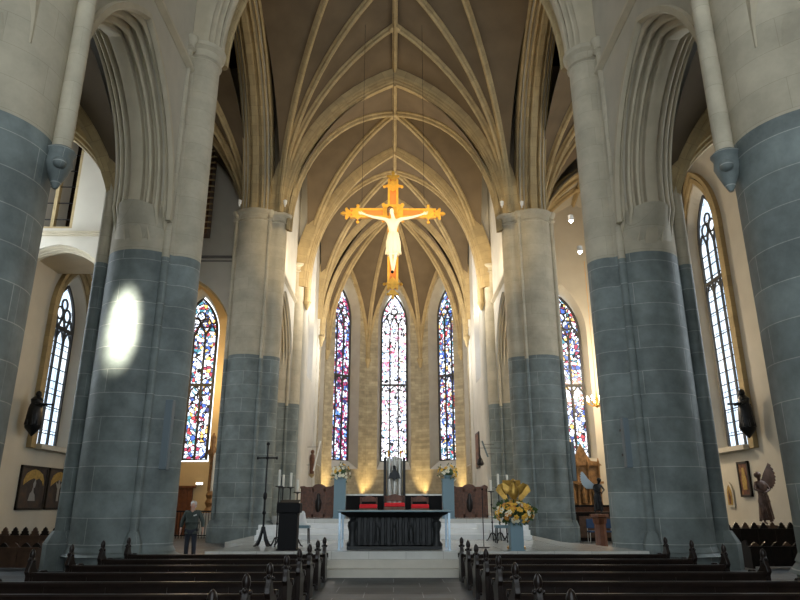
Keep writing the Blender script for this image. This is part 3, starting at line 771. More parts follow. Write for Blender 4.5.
# roof over everything and gable walls over the crossing arches
m = MB(); m.box(-17, 17, -8.5, 56, 26.8, 27.1); struct(m.build('ceiling_roof', 'brownglass'), 'dark roof above the vaults')
for yy, hw, hh in ((Y2, 5.9, 24.9), (Y3, 5.9, 24.5)):
    struct(wall('wall_gable_%d' % int(yy), frame((0, yy-.25), (1, 0), (0, 1)), -6.7, 6.7, CAP, 26.8, .5, 'web', [(0, hw*2, CAP, CAP+.01, hh+.25, 0)]))

#PART2
# ================================================================== THINGS
def skin(name, verts, edges, radii, mat, parent=None, sub=2, root=0, loc=None):
    me = bpy.data.meshes.new(name)
    me.from_pydata([tuple(v) for v in verts], edges, []); me.update()
    me.materials.append(M[mat])
    o = bpy.data.objects.new(name, me); C.objects.link(o)
    md = o.modifiers.new('skin', 'SKIN'); md.use_smooth_shade = True
    if not me.skin_vertices: me.skin_vertices.new()
    for i, r in enumerate(radii):
        r = r if isinstance(r, tuple) else (r, r)
        me.skin_vertices[0].data[i].radius = r; me.skin_vertices[0].data[i].use_root = (i == root)
    sb = o.modifiers.new('subsurf', 'SUBSURF'); sb.levels = sub; sb.render_levels = sub
    if parent is not None: o.parent = parent
    return o
def figure(name, j, mat, parent, sc=1.0, fingers=True, neck=.055, build=1.0, sub=2):
    """j: joints of a human figure, z up; continuous skin from pelvis to finger tips"""
    V = []; E = []; R = []
    def add(p, r, a=None):
        V.append(Vector(p)*sc); R.append(r*sc*build if not isinstance(r, tuple) else (r[0]*sc*build, r[1]*sc*build)); i = len(V)-1
        if a is not None: E.append((a, i))
        return i
    pel = add(j['pelvis'], (.15, .11)); wa = add(j['waist'], (.13, .10), pel); chs = add(j['chest'], (.165, .115), wa)
    nk = add(j['neck'], neck, chs); hd0 = add(j['chin'], (.065, .075), nk); hd = add(j['head'], (.078, .098), hd0); add(j['crown'], (.05, .06), hd)
    for s in ('L', 'R'):
        sh = add(j['sh'+s], .062, chs); el = add(j['el'+s], .045, sh); wr = add(j['wr'+s], .030, el)
        d = (Vector(j['wr'+s])-Vector(j['el'+s])).normalized(); pm = add(Vector(j['wr'+s])+d*.055, (.036, .024), wr)
        if fingers:
            sd = Vector(j.get('palm'+s, (0, 1, 0))).normalized()
            base = Vector(j['wr'+s])+d*.075
            for k, (o_, ln) in enumerate(((-.034, .062), (-.012, .08), (.011, .085), (.033, .075))):
                a = add(base+sd*o_+d*.015, .010, pm); b = add(base+sd*o_*1.15+d*(.015+ln*.55), .009, a); cc = d.cross(sd)
                add(base+sd*o_*1.2+d*(.015+ln*.95)+cc*.018, .007, b)
            th = add(Vector(j['wr'+s])+d*.035+sd*.04, .011, wr); add(Vector(j['wr'+s])+d*.085+sd*.066, .009, th)
        hp = add(j['hip'+s], .092, pel); kn = add(j['kn'+s], .056, hp); an = add(j['an'+s], .036, kn)
        ft = add(j['ft'+s], (.035, .028), an)
    return skin(name, V, E, R, mat, parent, sub)

# ------------------------------------------------------------------ pews
def pew(x0, x1, h=.56, ends=(True, True)):
    L = x1-x0
    root = empty('pew', (x0, 0, 0))
    m = MB(); m.box(0, L, .0, .035, .10, h-.04); 
    n = max(3, int(L/.75))
    for k in range(n): m.box(k*L/n+.02, k*L/n+.07, -.015, .0, .1, h-.04)
    m.build('backrest', 'pew', root)
    m = MB(); m.prism([(-.03, h-.06), (-.035, h-.01), (-.01, h+.01), (.05, h+.01), (.075, h-.015), (.06, h-.06)], lambda u, v, d: (d, u, v), 0, L); m.build('top_rail', 'pew', root, smooth=30)
    m = MB(); m.box(0, L, .02, .44, .38, .42); m.build('seat', 'pew', root, bevel=.008)
    m = MB(); m.box(0, L, -.28, -.14, .10, .13); m.box(.3, .36, -.26, -.16, 0, .10); m.box(L-.36, L-.3, -.26, -.16, 0, .10); m.build('kneeler', 'pew', root)
    out = [(-.05, 0), (.46, 0), (.46, .09), (.41, .16), (.40, .34), (.46, .42), (.52, .50), (.50, .56), (.43, .57), (.38, .52), (.30, .53), (.20, .58), (.13, .64), (.10, .72), (.07, .76), (-.01, .76), (-.035, .70), (-.07, .64), (-.09, .58), (-.04, .52), (-.035, .1)]
    for x in (0, L):
        e = MB(); e.prism(out, lambda u, v, d: (d, u, v), x-.035, x+.035); eo = e.build('pew_end', 'pew', root, bevel=.008)
        f = MB(); f.lathe((x, .03, .74), [(.03, 0), (.045, .02), (.034, .04), (.044, .07), (.046, .11), (.036, .15), (.018, .175), (.004, .185)], 10)
        for a in (-1, 1): f.sphere((x, .03+a*.055, .765), .028); f.sphere((x+a*.045, .03, .74), .024)
        f.build('finial', 'pew', eo, smooth=50)
        # carved scroll sticking out over the aisle
        f = MB(); f.lathe((x-.05, .46, .52), [(.045, 0), (.05, .01), (.05, .09), (.045, .1)], 10, 'x'); f.build('scroll', 'pew', eo, smooth=40)
    return root
place = ['frontmost, nearest the altar steps', 'second from the front', 'third from the front', 'fourth from the front', 'fifth from the front', 'sixth from the front', 'seventh from the front', 'rearmost, closest to the viewer']
for sd, nm in ((-1, 'left'), (1, 'right')):
    proto = pew(-5.82, -1.52) if sd < 0 else pew(1.50, 6.02)
    for k in range(8):
        o = proto if k == 0 else copy_tree(proto)
        o.location = ((-5.82 if sd < 0 else 1.50), 15.25-1.33*k, 0)
        tag(o, 'dark varnished wooden pew on the %s of the aisle, %s' % (nm, place[k]), 'pew', 'dark pews in two blocks beside the central aisle')
# carved benches in the aisles
def carved_bench(x, y, L, label, mat='pew2', h=1.05, crest=.30, n=None):
    t = thing('carved_bench', label, 'bench', (x, y, 0), group='carved benches in the side aisles')
    m = MB(); m.box(0, L, 0, .05, .05, h); 
    for k in range(int(L/.55)+1): m.box(k*.55, k*.55+.06, -.02, .0, .05, h)
    m.build('back_panel', mat, t)
    m = MB(); m.box(0, L, .05, .45, .40, .44); m.build('seat', mat, t)
    m = MB(); m.box(-.05, L+.05, -.04, .08, h, h+.05); m.build('top_rail', mat, t)
    k = 0; x_ = .14
    while x_ < L:
        c = MB(); c.prism([(-.12, 0), (-.12, .06), (-.085, .07), (-.10, .12), (-.06, .16), (-.055, .21), (-.02, .24), (0, .27), (.02, .24), (.055, .21), (.06, .16), (.10, .12), (.085, .07), (.12, .06), (.12, 0)], lambda u, v, d: (x_+u, d, h+.04+v*crest/.27), 0, .05)
        c.build('crest', 'pew' if k % 3 else 'pew2', t); k += 1; x_ += .285
    for q in (0, L):
        e = MB(); e.prism([(-.05, 0), (.5, 0), (.5, .5), (.42, .62), (.2, .7), (.1, h), (-.05, h)], lambda u, v, d: (d, u, v), q-.03, q+.03); e.build('bench_end', mat, t)
    return t
carved_bench(-11.3, 19.9, 2.3, 'brown panelled bench with dark scalloped crests in front of the two left paintings', h=.72, crest=.24)
carved_bench(-12.6, 18.2, 3.3, 'low dark bench in the left aisle in front of the scalloped bench', h=.5, crest=.12)
carved_bench(9.15, 21.4, 3.6, 'dark high-backed bench with carved crests below the winged statue, right aisle', mat='pew', h=.85, crest=.2)
carved_bench(9.5, 18.4, 4.0, 'lower dark bench in the right aisle, nearer than the high-backed one', mat='pew', h=.5, crest=.12)

# ------------------------------------------------------------------ altar
def X(px, py, Y): return at(px, py, Y).x
def Z(py, Y, px=400): return at(px, py, Y).z
ax = X(394.5, 512, 17.4)
t = thing('altar', 'dark carved stone altar table with a thin wide slab on the marble platform', 'altar', (ax, 17.35, PZ))
m = MB(); m.prism([(-1.47, .90), (1.47, .90), (1.47, .94), (-1.47, .94)], lambda u, v, d: (u, d, v), -.1, 1.15)
m.build('table_slab', 'blue', t, bevel=.006)
m = MB()
lv = [(-1.42, .0, .895), (-1.2, .1, .80), (-1.13, .14, .74)]
vs = [(-1.44, -.06, .90), (1.44, -.06, .90), (1.44, 1.1, .90), (-1.44, 1.1, .90), (-1.16, .1, .77), (1.16, .1, .77), (1.16, .95, .77), (-1.16, .95, .77)]
m.add(vs, [(0, 1, 5, 4), (1, 2, 6, 5), (2, 3, 7, 6), (3, 0, 4, 7), (4, 5, 6, 7), (0, 1, 2, 3)]); m.build('cornice', 'black', t)
M['altarstone'] = simple('black_carved_marble', (.016, .018, .019), .45, 0, .4, 7, .3, .3)
m = MB(); m.box(-1.03, 1.03, .2, .9, .1, .78); 
for k in range(14): m.lathe((-.97+k*.149, .2, 0), [(.03, .1), (.045, .16), (.035, .4), (.05, .6), (.03, .7), (.045, .77)], 8)
m.build('body', 'altarstone', t, smooth=40)
for x in (-1.07, 1.07):
    for y in (.2, .88):
        m = MB(); m.lathe((x, y, 0), [(.15, .08), (.15, .14), (.10, .2), (.09, .42), (.13, .56), (.12, .66), (.07, .70), (.13, .78)], 10); m.build('corner_pilaster', 'altarstone', t, smooth=40)
m = MB(); m.box(-1.2, 1.2, .05, 1.0, 0, .08); m.build('base', 'altarstone', t, bevel=.01)
for x in (-1.38, 1.38):
    for y in (-.02, 1.05):
        m = MB(); m.box(x-.028, x+.028, y-.02, y+.02, 0, .90); m.build('leg', 'lightblue', t)
# relief figures on the front
for k in range(3):
    m = MB(); m.lathe((-.42+k*.42, .14, 0), [(.06, .2), (.07, .4), (.05, .52), (.03, .55), (.045, .6), (.03, .65)], 8); m.build('relief_figure', 'altarstone', t, smooth=40)

# pedestals and bouquets
def blossom_mesh(name, mat):
    m = MB(); m.sphere((0, 0, 0), .3, n=6)
    for k in range(5):
        a = 2*PI*k/5; m.sphere((cos(a)*.55, sin(a)*.55, .1), .42, 1, 1, .55, 6)
    return m.build(name, mat, smooth=60)
BL = {}
def bouquet(c, r, rz, n, mats, label, bs=.07, seed=1, front=True):
    rn = random.Random(seed)
    t = thing('flower_arrangement', label, 'flowers', c, group='flower arrangements around the altar')
    m = MB()
    for k in range(int(n*2.2)):
        d = Vector((rn.gauss(0, 1), rn.gauss(0, 1), rn.gauss(.25, .8))).normalized(); q = Vector((d.x*r, d.y*r*.8, d.z*rz+rz*.55))*rn.uniform(.5, 1.02)
        a = Vector((0, 0, .02)); s = d.orthogonal().normalized()*r*.1
        m.add([q-s, q+s*.6+d*r*.05, q+s+d*r*.12, q+d*r*.22, q-s*.5+d*r*.1], [(0, 1, 2, 3, 4)])
        if k % 3 == 0: m.tube(a, q, .006, n=4)
    m.sphere((0, 0, rz*.62), r*.62, 1, .8, rz/r*.8, 8)
    m.build('foliage', 'leaf', t)
    for k in range(n):
        mt = rn.choice(mats)
        d = Vector((rn.gauss(0, 1), rn.gauss(-.5, .9), rn.gauss(.3, .7))).normalized()
        s = bs*rn.uniform(.7, 1.25)
        if mt not in BL:
            o = blossom_mesh('blossom', mt); BL[mt] = o
        else: o = BL[mt].copy(); C.objects.link(o)
        o.parent = t; o.location = (d.x*r*.95, d.y*r*.8, d.z*rz*.95+rz*.5); o.scale = (s/.9,)*3; o.rotation_euler = d.to_track_quat('Z', 'Y').to_euler()
    m = MB(); m.lathe((0, 0, 0), [(.10, 0), (.14, .05), (.16, .12)], 12); m.build('bowl', 'blue', t)
    return t
for x, nm in ((340, 'left'), (448, 'right')):
    xx = X(x, 495, 25)
    tp = thing('pedestal', 'blue-grey square pedestal with white flowers, %s of the altar' % nm, 'pedestal', (xx, 25, 1.13), group='pair of pedestals behind the altar')
    m = MB(); m.box(-.21, .21, -.21, .21, .04, 1.36); m.build('shaft', 'blue', tp, bevel=.01); m = MB(); m.box(-.23, .23, -.23, .23, 0, .04); m.build('foot', 'blue', tp); m = MB(); m.box(-.23, .23, -.23, .23, 1.36, 1.40); m.build('cap', 'blue', tp)
    bouquet((xx, 25, 2.53), .37, .36, 34, ['cream_petal', 'cream_petal', 'yellow', 'cream_petal'], 'round bouquet of white and yellow flowers on the %s pedestal behind the altar' % nm, .062, 3+x)
# big arrangement in front right
fx = X(516, 530, 17.0)
tp = thing('pedestal', 'low blue-grey pedestal under the large yellow flower arrangement', 'pedestal', (fx, 17.05, PZ))
m = MB(); m.box(-.16, .16, -.16, .16, .02, .74); m.build('shaft', 'blue', tp, bevel=.008); m = MB(); m.box(-.18, .18, -.18, .18, 0, .02); m.build('foot', 'blue', tp)
bouquet((fx, 17.05, 1.27), .50, .27, 115, ['yellow', 'yellow', 'cream_petal', 'orange', 'yellow'], 'large yellow, orange and white flower arrangement below the gilded eagle', .058, 9)
# gilded eagle lectern
ex = X(514, 500, 17.8)
t = thing('eagle_lectern', 'gilded eagle lectern with spread wings behind the yellow flowers', 'lectern', (ex, 17.8, PZ))
m = MB(); m.lathe((0, 0, 0), [(.24, 0), (.24, .05), (.12, .12), (.05, .2), (.05, .7), (.09, .75), (.05, .8), (.045, 1.1), (.1, 1.15), (.13, 1.2), (.02, 1.22)], 14); m.build('pole', 'eaglegold', t, smooth=40)
m = MB(); m.lathe((0, 0, 1.2), [(.04, 0), (.10, .06), (.14, .16), (.13, .28), (.08, .36), (.055, .4), (.07, .44), (.06, .5), (.02, .53)], 12, sy=.8)
m.lathe((0, -.05, 1.67), [(.028, 0), (.03, -.03), (.012, -.09), (.002, -.11)], 8, 'y'); m.build('eagle_body', 'eaglegold', t, smooth=50)
for s in (-1, 1):
    w_ = MB()
    for k in range(9):
        a = math.radians(68-14*k); L = .50-.018*k
        p0 = Vector((s*.10, .02+.004*k, 1.50-.018*k)); p1 = Vector((s*(.10+cos(a)*.14), .02+.004*k, 1.52+sin(a)*.13)); 
        p2 = Vector((s*(.12+.26*(1-k*.09)), .06+.012*k, 1.56-.03*k)); p3 = p2+Vector((s*(.06-.014*k), -.02, -.15-.008*k))
        w_.sweep([p0, p1.lerp(p2, .5)+Vector((0, 0, .03)), p2, p3], [(-.022, -.008), (.022, -.008), (.022, .008), (-.022, .008)], Vector((0, 1, 0)))
        w_.sweep([p0, p1.lerp(p2, .5)+Vector((0, 0, .0)), p2, p3], [(-.004, -.028), (.004, -.028), (.004, .028), (-.004, .028)], Vector((0, 1, 0)))
    w_.build('wing', 'eaglegold', t)
m = MB(); m.obox((0, .22, 1.55), (.24, .015, .17), Matrix.Rotation(math.radians(-30), 3, 'X')); m.build('book_rest', 'eaglegold', t)

# ------------------------------------------------------------------ candlesticks
def candlestick(loc, h, ch_, label, group, r=.11, curved=False):
    t = thing('candlestick', label, 'candlestick', loc, group=group)
    m = MB(); m.lathe((0, 0, 0), [(.03, .18), (.018, .22), (.018, h*.35), (.035, h*.37), (.018, h*.4), (.018, h*.7), (.032, h*.72), (.016, h*.75), (.016, h-.06), (.03, h-.04), (r, h-.02), (r, h), (.02, h+.005)], 10); m.build('stand', 'iron', t, smooth=40)
    for k in range(3):
        a = 2*PI*k/3+.5
        f = MB(); f.sweep([Vector((cos(a)*u, sin(a)*u, z)) for u, z in ((.01, .24), (.06, .22), (.11, .12), (.17, .03), (.22, .02))], [(-.015, -.015), (.015, -.015), (.015, .015), (-.015, .015)], Vector((-sin(a), cos(a), 0))); f.build('foot', 'iron', t)
    c = MB(); c.lathe((0, 0, h), [(.034, 0), (.034, ch_), (.01, ch_+.01)], 10); c.build('candle', 'wax', t, smooth=40)
    w_ = MB(); w_.tube((0, 0, h+ch_), (0, 0, h+ch_+.03), .004, n=5); w_.build('wick', 'iron', t)
    return t
G1 = 'iron candlesticks left of the altar'; G2 = 'iron candlesticks right of the altar'
for (px, yt, yb, Y, lb) in ((279.5, 470, 486, 18.6, 'leftmost'), (283.5, 475, 487, 19.1, 'second from the left'), (291, 473, 487, 18.7, 'third from the left'), (298, 480, 492, 18.5, 'rightmost and lowest')):
    zb = Z(yb, Y); candlestick((X(px, 480, Y), Y, PZ), zb-PZ, Z(yt, Y)-zb, 'black iron candlestick behind the black lectern, %s of four' % lb, G1)
for (px, yt, yb, Y, lb) in ((490.5, 480, 491, 21.4, 'left and lowest'), (498, 474, 487, 21.6, 'middle and tallest'), (507, 475, 486, 21.3, 'right')):
    zb = Z(yb, Y); candlestick((X(px, 480, Y), Y, PZ), zb-PZ, Z(yt, Y)-zb, 'black iron candlestick left of the gilded eagle, %s of three' % lb, G2)

# processional cross
Y = 18.9; x = X(265, 500, Y)
t = thing('processional_cross', 'tall black iron standing cross on a tripod foot beside the left pier', 'cross', (x, Y, PZ))
zt = Z(444, Y)-PZ; zc_ = Z(458, Y)-PZ
m = MB(); m.lathe((0, 0, 0), [(.05, .42), (.03, .5), (.028, .8), (.06, .86), (.03, .92), (.022, 1.2), (.055, 1.25), (.055, 1.36), (.022, 1.42), (.02, zt)], 10); m.sphere((0, 0, zt), .05); m.build('pole', 'iron', t, smooth=40)
m = MB(); m.tube((-.26, 0, zc_), (.26, 0, zc_), .022)
for s in (-1, 1): m.sphere((s*.27, 0, zc_), .05, .6, 1, 1)
m.sphere((0, 0, zc_), .05); m.build('crossbar', 'iron', t, smooth=50)
for k in range(4):
    a = PI/4+k*PI/2
    f = MB(); f.sweep([Vector((cos(a)*u, sin(a)*u, z)) for u, z in ((.02, .50), (.05, .38), (.12, .18), (.20, .05), (.27, .0))], [(-.03, -.02), (.03, -.02), (.03, .02), (-.03, .02)], Vector((-sin(a), cos(a), 0))); f.build('foot', 'iron', t)

# black lectern
Y = 17.3; x = X(288.5, 530, Y)
t = thing('lectern', 'black block lectern with a wider top, left of the altar', 'lectern', (x, Y, PZ))
m = MB(); m.box(-.235, .235, -.18, .18, .03, .88); m.build('body', 'black', t, bevel=.01)
m = MB(); m.box(-.29, .29, -.22, .22, .88, 1.12); m.build('top', 'black', t, bevel=.015); m = MB(); m.box(-.26, .26, -.2, .2, 0, .03); m.build('base', 'black', t)
m = MB(); m.obox((0, .02, 1.15), (.24, .17, .012), Matrix.Rotation(math.radians(12), 3, 'X')); m.build('book_rest', 'black', t)
# stools
def stool(x, Y, label, cloth):
    t = thing('stool', label, 'stool', (x, Y, PZ), group='small blue stools on the platform')
    m = MB(); m.box(-.2, .2, -.18, .18, .42, .5); m.build('seat', 'blue', t, bevel=.02)
    for a in (-1, 1):
        for b in (-1, 1): l_ = MB(); l_.tube((a*.16, b*.14, .42), (a*.18, b*.16, 0), .018, n=6); l_.build('leg', 'iron', t)
stool(X(303, 530, 20.3), 20.3, 'small blue seated stool with a white cloth on it right of the black lectern', True)
m = MB(); m.lathe((X(302, 530, 20.3), 20.3, PZ+.5), [(.12, 0), (.13, .08), (.09, .22), (.07, .34), (.03, .4)], 10, sx=1.1, sy=.8)
tag(m.build('cloth', 'white', smooth=50), 'white folded cloth lying on the blue stool right of the black lectern', 'cloth')
stool(X(502, 530, 20.4), 20.4, 'small blue stool beside the right hand candlesticks', False)
# microphone stand
Y = 18.2; x = X(483, 520, Y)
t = thing('microphone_stand', 'thin black microphone stand right of the altar', 'microphone stand', (x, Y, PZ))
m = MB(); m.lathe((0, 0, 0), [(.16, 0), (.16, .02), (.02, .03), (.012, .05), (.012, 1.25), (.02, 1.26), (.008, 1.3)], 12); m.build('stand', 'iron', t)
m = MB(); m.tube((0, 0, 1.28), (0, -.06, 1.45), .008, n=6); m.sphere((0, -.065, 1.47), .028); m.build('microphone', 'black', t, smooth=40)

# ------------------------------------------------------------------ chancel furniture
for px, s, nm in ((318.5, -1, 'left'), (469.5, 1, 'right')):
    Y = 27.3; x = X(px, 500, Y); zb = 1.13; zt = Z(486, Y)-zb
    t = thing('choir_stall', 'carved dark oak choir stall end at the %s of the chancel' % nm, 'choir stall', (x, Y, zb), group='pair of oak choir stalls')
    m = MB(); m.box(-.72, .72, 0, .5, 0, zt-.1); m.build('panel', 'oak', t, bevel=.01)
    m = MB(); 
    for a in (-.72, -.26, .2, .66): m.box(a, a+.07, -.04, .0, 0, zt-.1)
    m.box(-.72, .73, -.04, 0, .0, .12); m.box(-.72, .73, -.04, 0, zt-.22, zt-.1); m.box(-.72, .73, -.03, 0, zt*.45, zt*.45+.06); m.build('moulding', 'oak', t)
    m = MB(); m.prism([(-.75, zt-.1), (-.75, zt-.02), (-.6, zt), (-.5, zt-.04), (-.25, zt-.03), (-.15, zt+.05), (0, zt+.08), (.15, zt+.05), (.25, zt-.03), (.5, zt-.02), (.62, zt+.05), (.75, zt-.02), (.75, zt-.1)], lambda u, v, d: (u, d, v), -.06, .5); m.build('crest', 'oak', t)
    m = MB(); m.lathe((0.0, -.06, 0), [(.05, .2), (.12, .35), (.13, .6), (.07, .75), (.08, .85), (.03, .92)], 10, sy=.5); m.build('carved_figure', 'pew', t, smooth=40)
# low black screen behind the chairs
Y = 30.3; x0 = X(345, 500, Y); x1 = X(441, 500, Y); zt = Z(494, Y)-1.13
t = thing('low_screen', 'long low black screen with pale top edge behind the red chairs', 'screen', ((x0+x1)/2, Y, 1.13))
hw = (x1-x0)/2
m = MB(); m.box(-hw, hw, 0, .3, 0, zt-.07)
for k in range(9): m.box(-hw+k*hw/4-.04, -hw+k*hw/4+.04, -.03, 0, 0, zt-.07)
m.build('panel', 'black', t); m = MB(); m.box(-hw-.05, hw+.05, -.05, .35, zt-.07, zt); m.build('top_edge', 'silver', t)
# stele
Y = 29.6; x = X(394.5, 480, Y); h = Z(457, Y)-1.13
t = thing('organ_pipe_stele', 'tall silver grey fluted stele with a dark emblem behind the altar', 'stele', (x, Y, 1.13))
for k in range(3):
    m = MB(); m.lathe(((k-1)*.23, 0, 0), [(.115, 0), (.115, h*(.97 if k != 1 else 1.0)), (.02, h*(.985 if k != 1 else 1.02))], 14, sy=.7); m.build('pipe', 'silver', t, smooth=40)
for s in (-1, 1):
    m = MB(); m.box(s*.42-.06, s*.42+.06, -.1, .12, 0, h*.99); m.build('side_post', 'altarstone', t)
    m = MB(); m.lathe((s*.27, 0, h), [(.03, 0), (.05, .05), (.02, .1), (.06, .2), (.01, .3)], 8); m.build('finial', 'gold', t, smooth=40)
m = MB(); m.prism([(-.28, h*.62), (-.2, h*.72), (-.12, h*.74), (0, h*.86), (.12, h*.74), (.2, h*.72), (.28, h*.62), (.1, h*.64), (0, h*.58), (-.1, h*.64)], lambda u, v, d: (u, d, v), -.16, -.1); m.sphere((0, -.13, h*.82), .08); m.build('emblem', 'bronze', t)
# chairs with red cushions
for px, hwpx, nm, zz in ((368.5, .36, 'left', 0), (394.5, .42, 'middle and largest', .06), (420, .36, 'right', 0)):
    Y = 27.6; x = X(px, 505, Y)
    t = thing('red_cushioned_chair', 'carved chair with a red velvet seat behind the altar, %s of three' % nm, 'chair', (x, Y, 1.13), group='three chairs behind the altar')
    a = hwpx
    m = MB(); m.box(-a, a, -.28, .25, .24, .34+zz); m.build('seat_frame', 'oak', t)
    m = MB(); m.box(-a*.98, a*.98, -.28, .24, .34+zz, .50+zz); m.build('cushion', 'red', t, bevel=.04)
    for u in (-a*.9, a*.9):
        for v in (-.24, .22): l_ = MB(); l_.lathe((u, v, 0), [(.04, 0), (.025, .08), (.04, .24)], 8); l_.build('leg', 'oak', t)
        l_ = MB(); l_.box(u-.03, u+.03, .2, .26, .3, .78+zz); l_.build('back_post', 'oak', t)
    m = MB(); m.prism([(-a*.9, .60), (a*.9, .60), (a*.9, .74+zz), (a*.4, .80+zz), (0, .84+zz), (-a*.4, .80+zz), (-a*.9, .74+zz)], lambda u, v, d: (u, d, v), .2, .25); m.build('backrest', 'oak', t)

# ------------------------------------------------------------------ choir wall pieces
def wallbox(name, label, cat, sd, xw, yc, z0, z1, wy, build, group=None):
    t = thing(name, label, cat, (sd*xw, yc, z0), group=group); build(t, sd, wy, z1-z0); return t
def b_statue(t, sd, wy, h):
    m = MB(); m.lathe((-sd*.2, 0, 0), [(.05, -.2), (.2, 0), (.16, .05)], 10); m.build('console', 'rib', t)
    m = MB(); m.lathe((-sd*.2, 0, .05), [(.22, 0), (.2, h*.3), (.24, h*.55), (.22, h*.7), (.09, h*.77), (.06, h*.8)], 12, sx=.7); m.build('robe', 'oak', t, smooth=40)
    m = MB(); m.sphere((-sd*.2, 0, h*.86), .13, 1, 1, 1.15); m.build('head', 'oak', t, smooth=60)
wallbox('wall_statue', 'narrow brown robed statue on the left choir wall', 'statue', -1, XC, 44.3, 3.5, 5.2, .5, b_statue)
def b_picture(t, sd, wy, h, cols=('frame', 'art_red'), ins=.1):
    m = MB(); s = -sd
    a, b = (0, s*.08) if s > 0 else (s*.08, 0)
    m.box(a, b, -wy/2, wy/2, 0, h); m.build('frame', cols[0], t, bevel=.01)
    m = MB(); a, b = (s*.07, s*.10); a, b = min(a, b), max(a, b); m.box(a, b, -wy/2+ins, wy/2-ins, ins, h-ins); m.build('panel', cols[1], t)
wallbox('picture', 'tall dark framed picture on the right choir wall', 'picture', 1, XC, 44.0, 3.9, 6.2, 1.7, b_picture)
# slanted poles
def pole(p, q, wallp, label, mat):
    t = thing('slanted_pole', label, 'pole', p)
    m = MB(); m.tube((0, 0, 0), q-p, .05, n=8); m.build('tube', mat, t, smooth=40)
    for f_ in (.2, .8):
        a = (q-p)*f_; b_ = MB(); b_.tube(a, (wallp-p.x, a.y+.1, a.z), .012, n=6); b_.build('bracket', 'iron', t)
pole(at(313.5, 471, 43.0), at(320.5, 441, 43.0), -5.6, 'white slanted pole fixed to the left choir wall', 'white')
pole(at(488, 457, 37.0), at(482, 441, 37.0), 5.6, 'grey slanted pole fixed beside the right choir pier', 'steelgrey')
p = at(480.5, 466, 36.0)
t = thing('hanging_lantern', 'small black lantern hanging on a bracket beside the right choir pier', 'lantern', p)
m = MB(); m.lathe((0, 0, 0), [(.05, 0), (.16, .03), (.2, .12), (.12, .36), (.05, .46), (.02, .6)], 10); m.build('shade', 'iron', t, smooth=30)
m = MB(); m.tube((0, 0, .6), (0, 0, .95), .015, n=6); m.tube((0, 0, .95), (5.8-p.x, .1, .95), .012, n=6); m.build('bracket', 'iron', t)

# loudspeakers on the piers
def loudspeaker(px, py0, py1, Y, label, w=.13, lean=0):
    p = at(px, py1, Y); q = at(px, py0, Y); h = q.z-p.z
    t = thing('column_loudspeaker', label, 'loudspeaker', (p.x, Y, p.z), group='slim column loudspeakers on the piers')
    m = MB(); m.box(-w, w, -.11, .11, 0, h); m.build('case', 'steelgrey', t, bevel=.02)
    g = MB(); g.box(-w*.8, w*.8, -.125, -.11, .06, h-.06); g.build('grille', 'steelgrey', t)
    b_ = MB(); b_.box(-.03, .03, .1, .35, h*.25, h*.25+.06); b_.box(-.03, .03, .1, .35, h*.75, h*.75+.06); b_.build('bracket', 'iron', t)
loudspeaker(163.5, 400, 470, 16.95, 'slim grey column loudspeaker on the broad left pier', .10)
loudspeaker(629, 418, 468, 16.95, 'slim dark column loudspeaker on the broad right pier', .08)
loudspeaker(574.5, 442, 481, 29.9, 'long slim loudspeaker on the right pier of the choir arch', .09)

# ------------------------------------------------------------------ crucifix
YX = 27.0; cz = Z(214, YX, 393); cx = X(393, 214, YX)
ztop = Z(176, YX, 393)-cz; zbot = Z(294, YX, 393)-cz
t = thing('crucifix', 'large gilded crucifix with trefoil ends hanging high in front of the choir', 'crucifix', (cx, YX, cz))
m = MB(); m.box(-.19, .19, -.07, .07, zbot+.25, ztop-.2); m.box(-1.95, 1.95, -.07, .07, -.17, .19); m.build('cross_beams', 'goldpanel', t)
m = MB()
for s in (-1, 1):
    m.box(s*.19-.05, s*.19+.05, -.11, .09, zbot+.2, -.17); m.box(s*.19-.05, s*.19+.05, -.11, .09, .19, ztop-.2)
for z in (-.17, .19):
    m.box(-1.95, -.19, -.11, .09, z-.045, z+.045); m.box(.19, 1.95, -.11, .09, z-.045, z+.045)
m.build('gilded_border', 'gold', t)
m = MB(); m.box(-.46, .46, -.13, -.07, -.42, .42)
for a in (-1, 1):
    for b in (-1, 1): m.lathe((a*.43, -.16, b*.39), [(.085, 0), (.085, .08)], 10, 'y')
m.build('centre_plate', 'gold', t)
m = MB(); m.lathe((0.02, -.2, .13), [(.02, 0), (.24, 0), (.26, .03), (.24, .06), (.02, .06)], 20, 'y'); m.build('halo', 'gold', t, smooth=30)
def fleur(c, ang, sc, ext=True):
    m = MB(); R = Matrix.Rotation(ang, 3, 'Y'); c = Vector(c)
    fn = lambda u, v, d: c+R@Vector((u*sc, d, v*sc))
    m.prism([(0, -.42), (.42, 0), (0, .42), (-.42, 0)], fn, -.12, -.06)
    m.prism([(0, -.5), (.09, -.1), (.5, 0), (.09, .1), (0, .5), (-.09, .1), (-.5, 0), (-.09, -.1)], fn, -.15, .05)
    for a, b in ((-.52, 0), (.52, 0)): 
        q = c+R@Vector((a*sc, 0, b*sc)); m.sphere(q, .1*sc)
    if ext:
        m.prism([(-.12, .4), (-.3, .62), (-.2, .74), (-.07, .66), (-.1, .86), (0, .98), (.1, .86), (.07, .66), (.2, .74), (.3, .62), (.12, .4)], fn, -.1, .05)
        for a, b in ((-.3, .66), (.3, .66), (0, .92)): m.sphere(c+R@Vector((a*sc, -.03, b*sc)), .085*sc)
    m.build('trefoil_end', 'gold', t, smooth=30)
fleur((0, 0, ztop-.55), 0, .78); fleur((-1.6, 0, 0), -PI/2, .78); fleur((1.6, 0, 0), PI/2, .78); fleur((0, 0, zbot+.45), PI, .72)
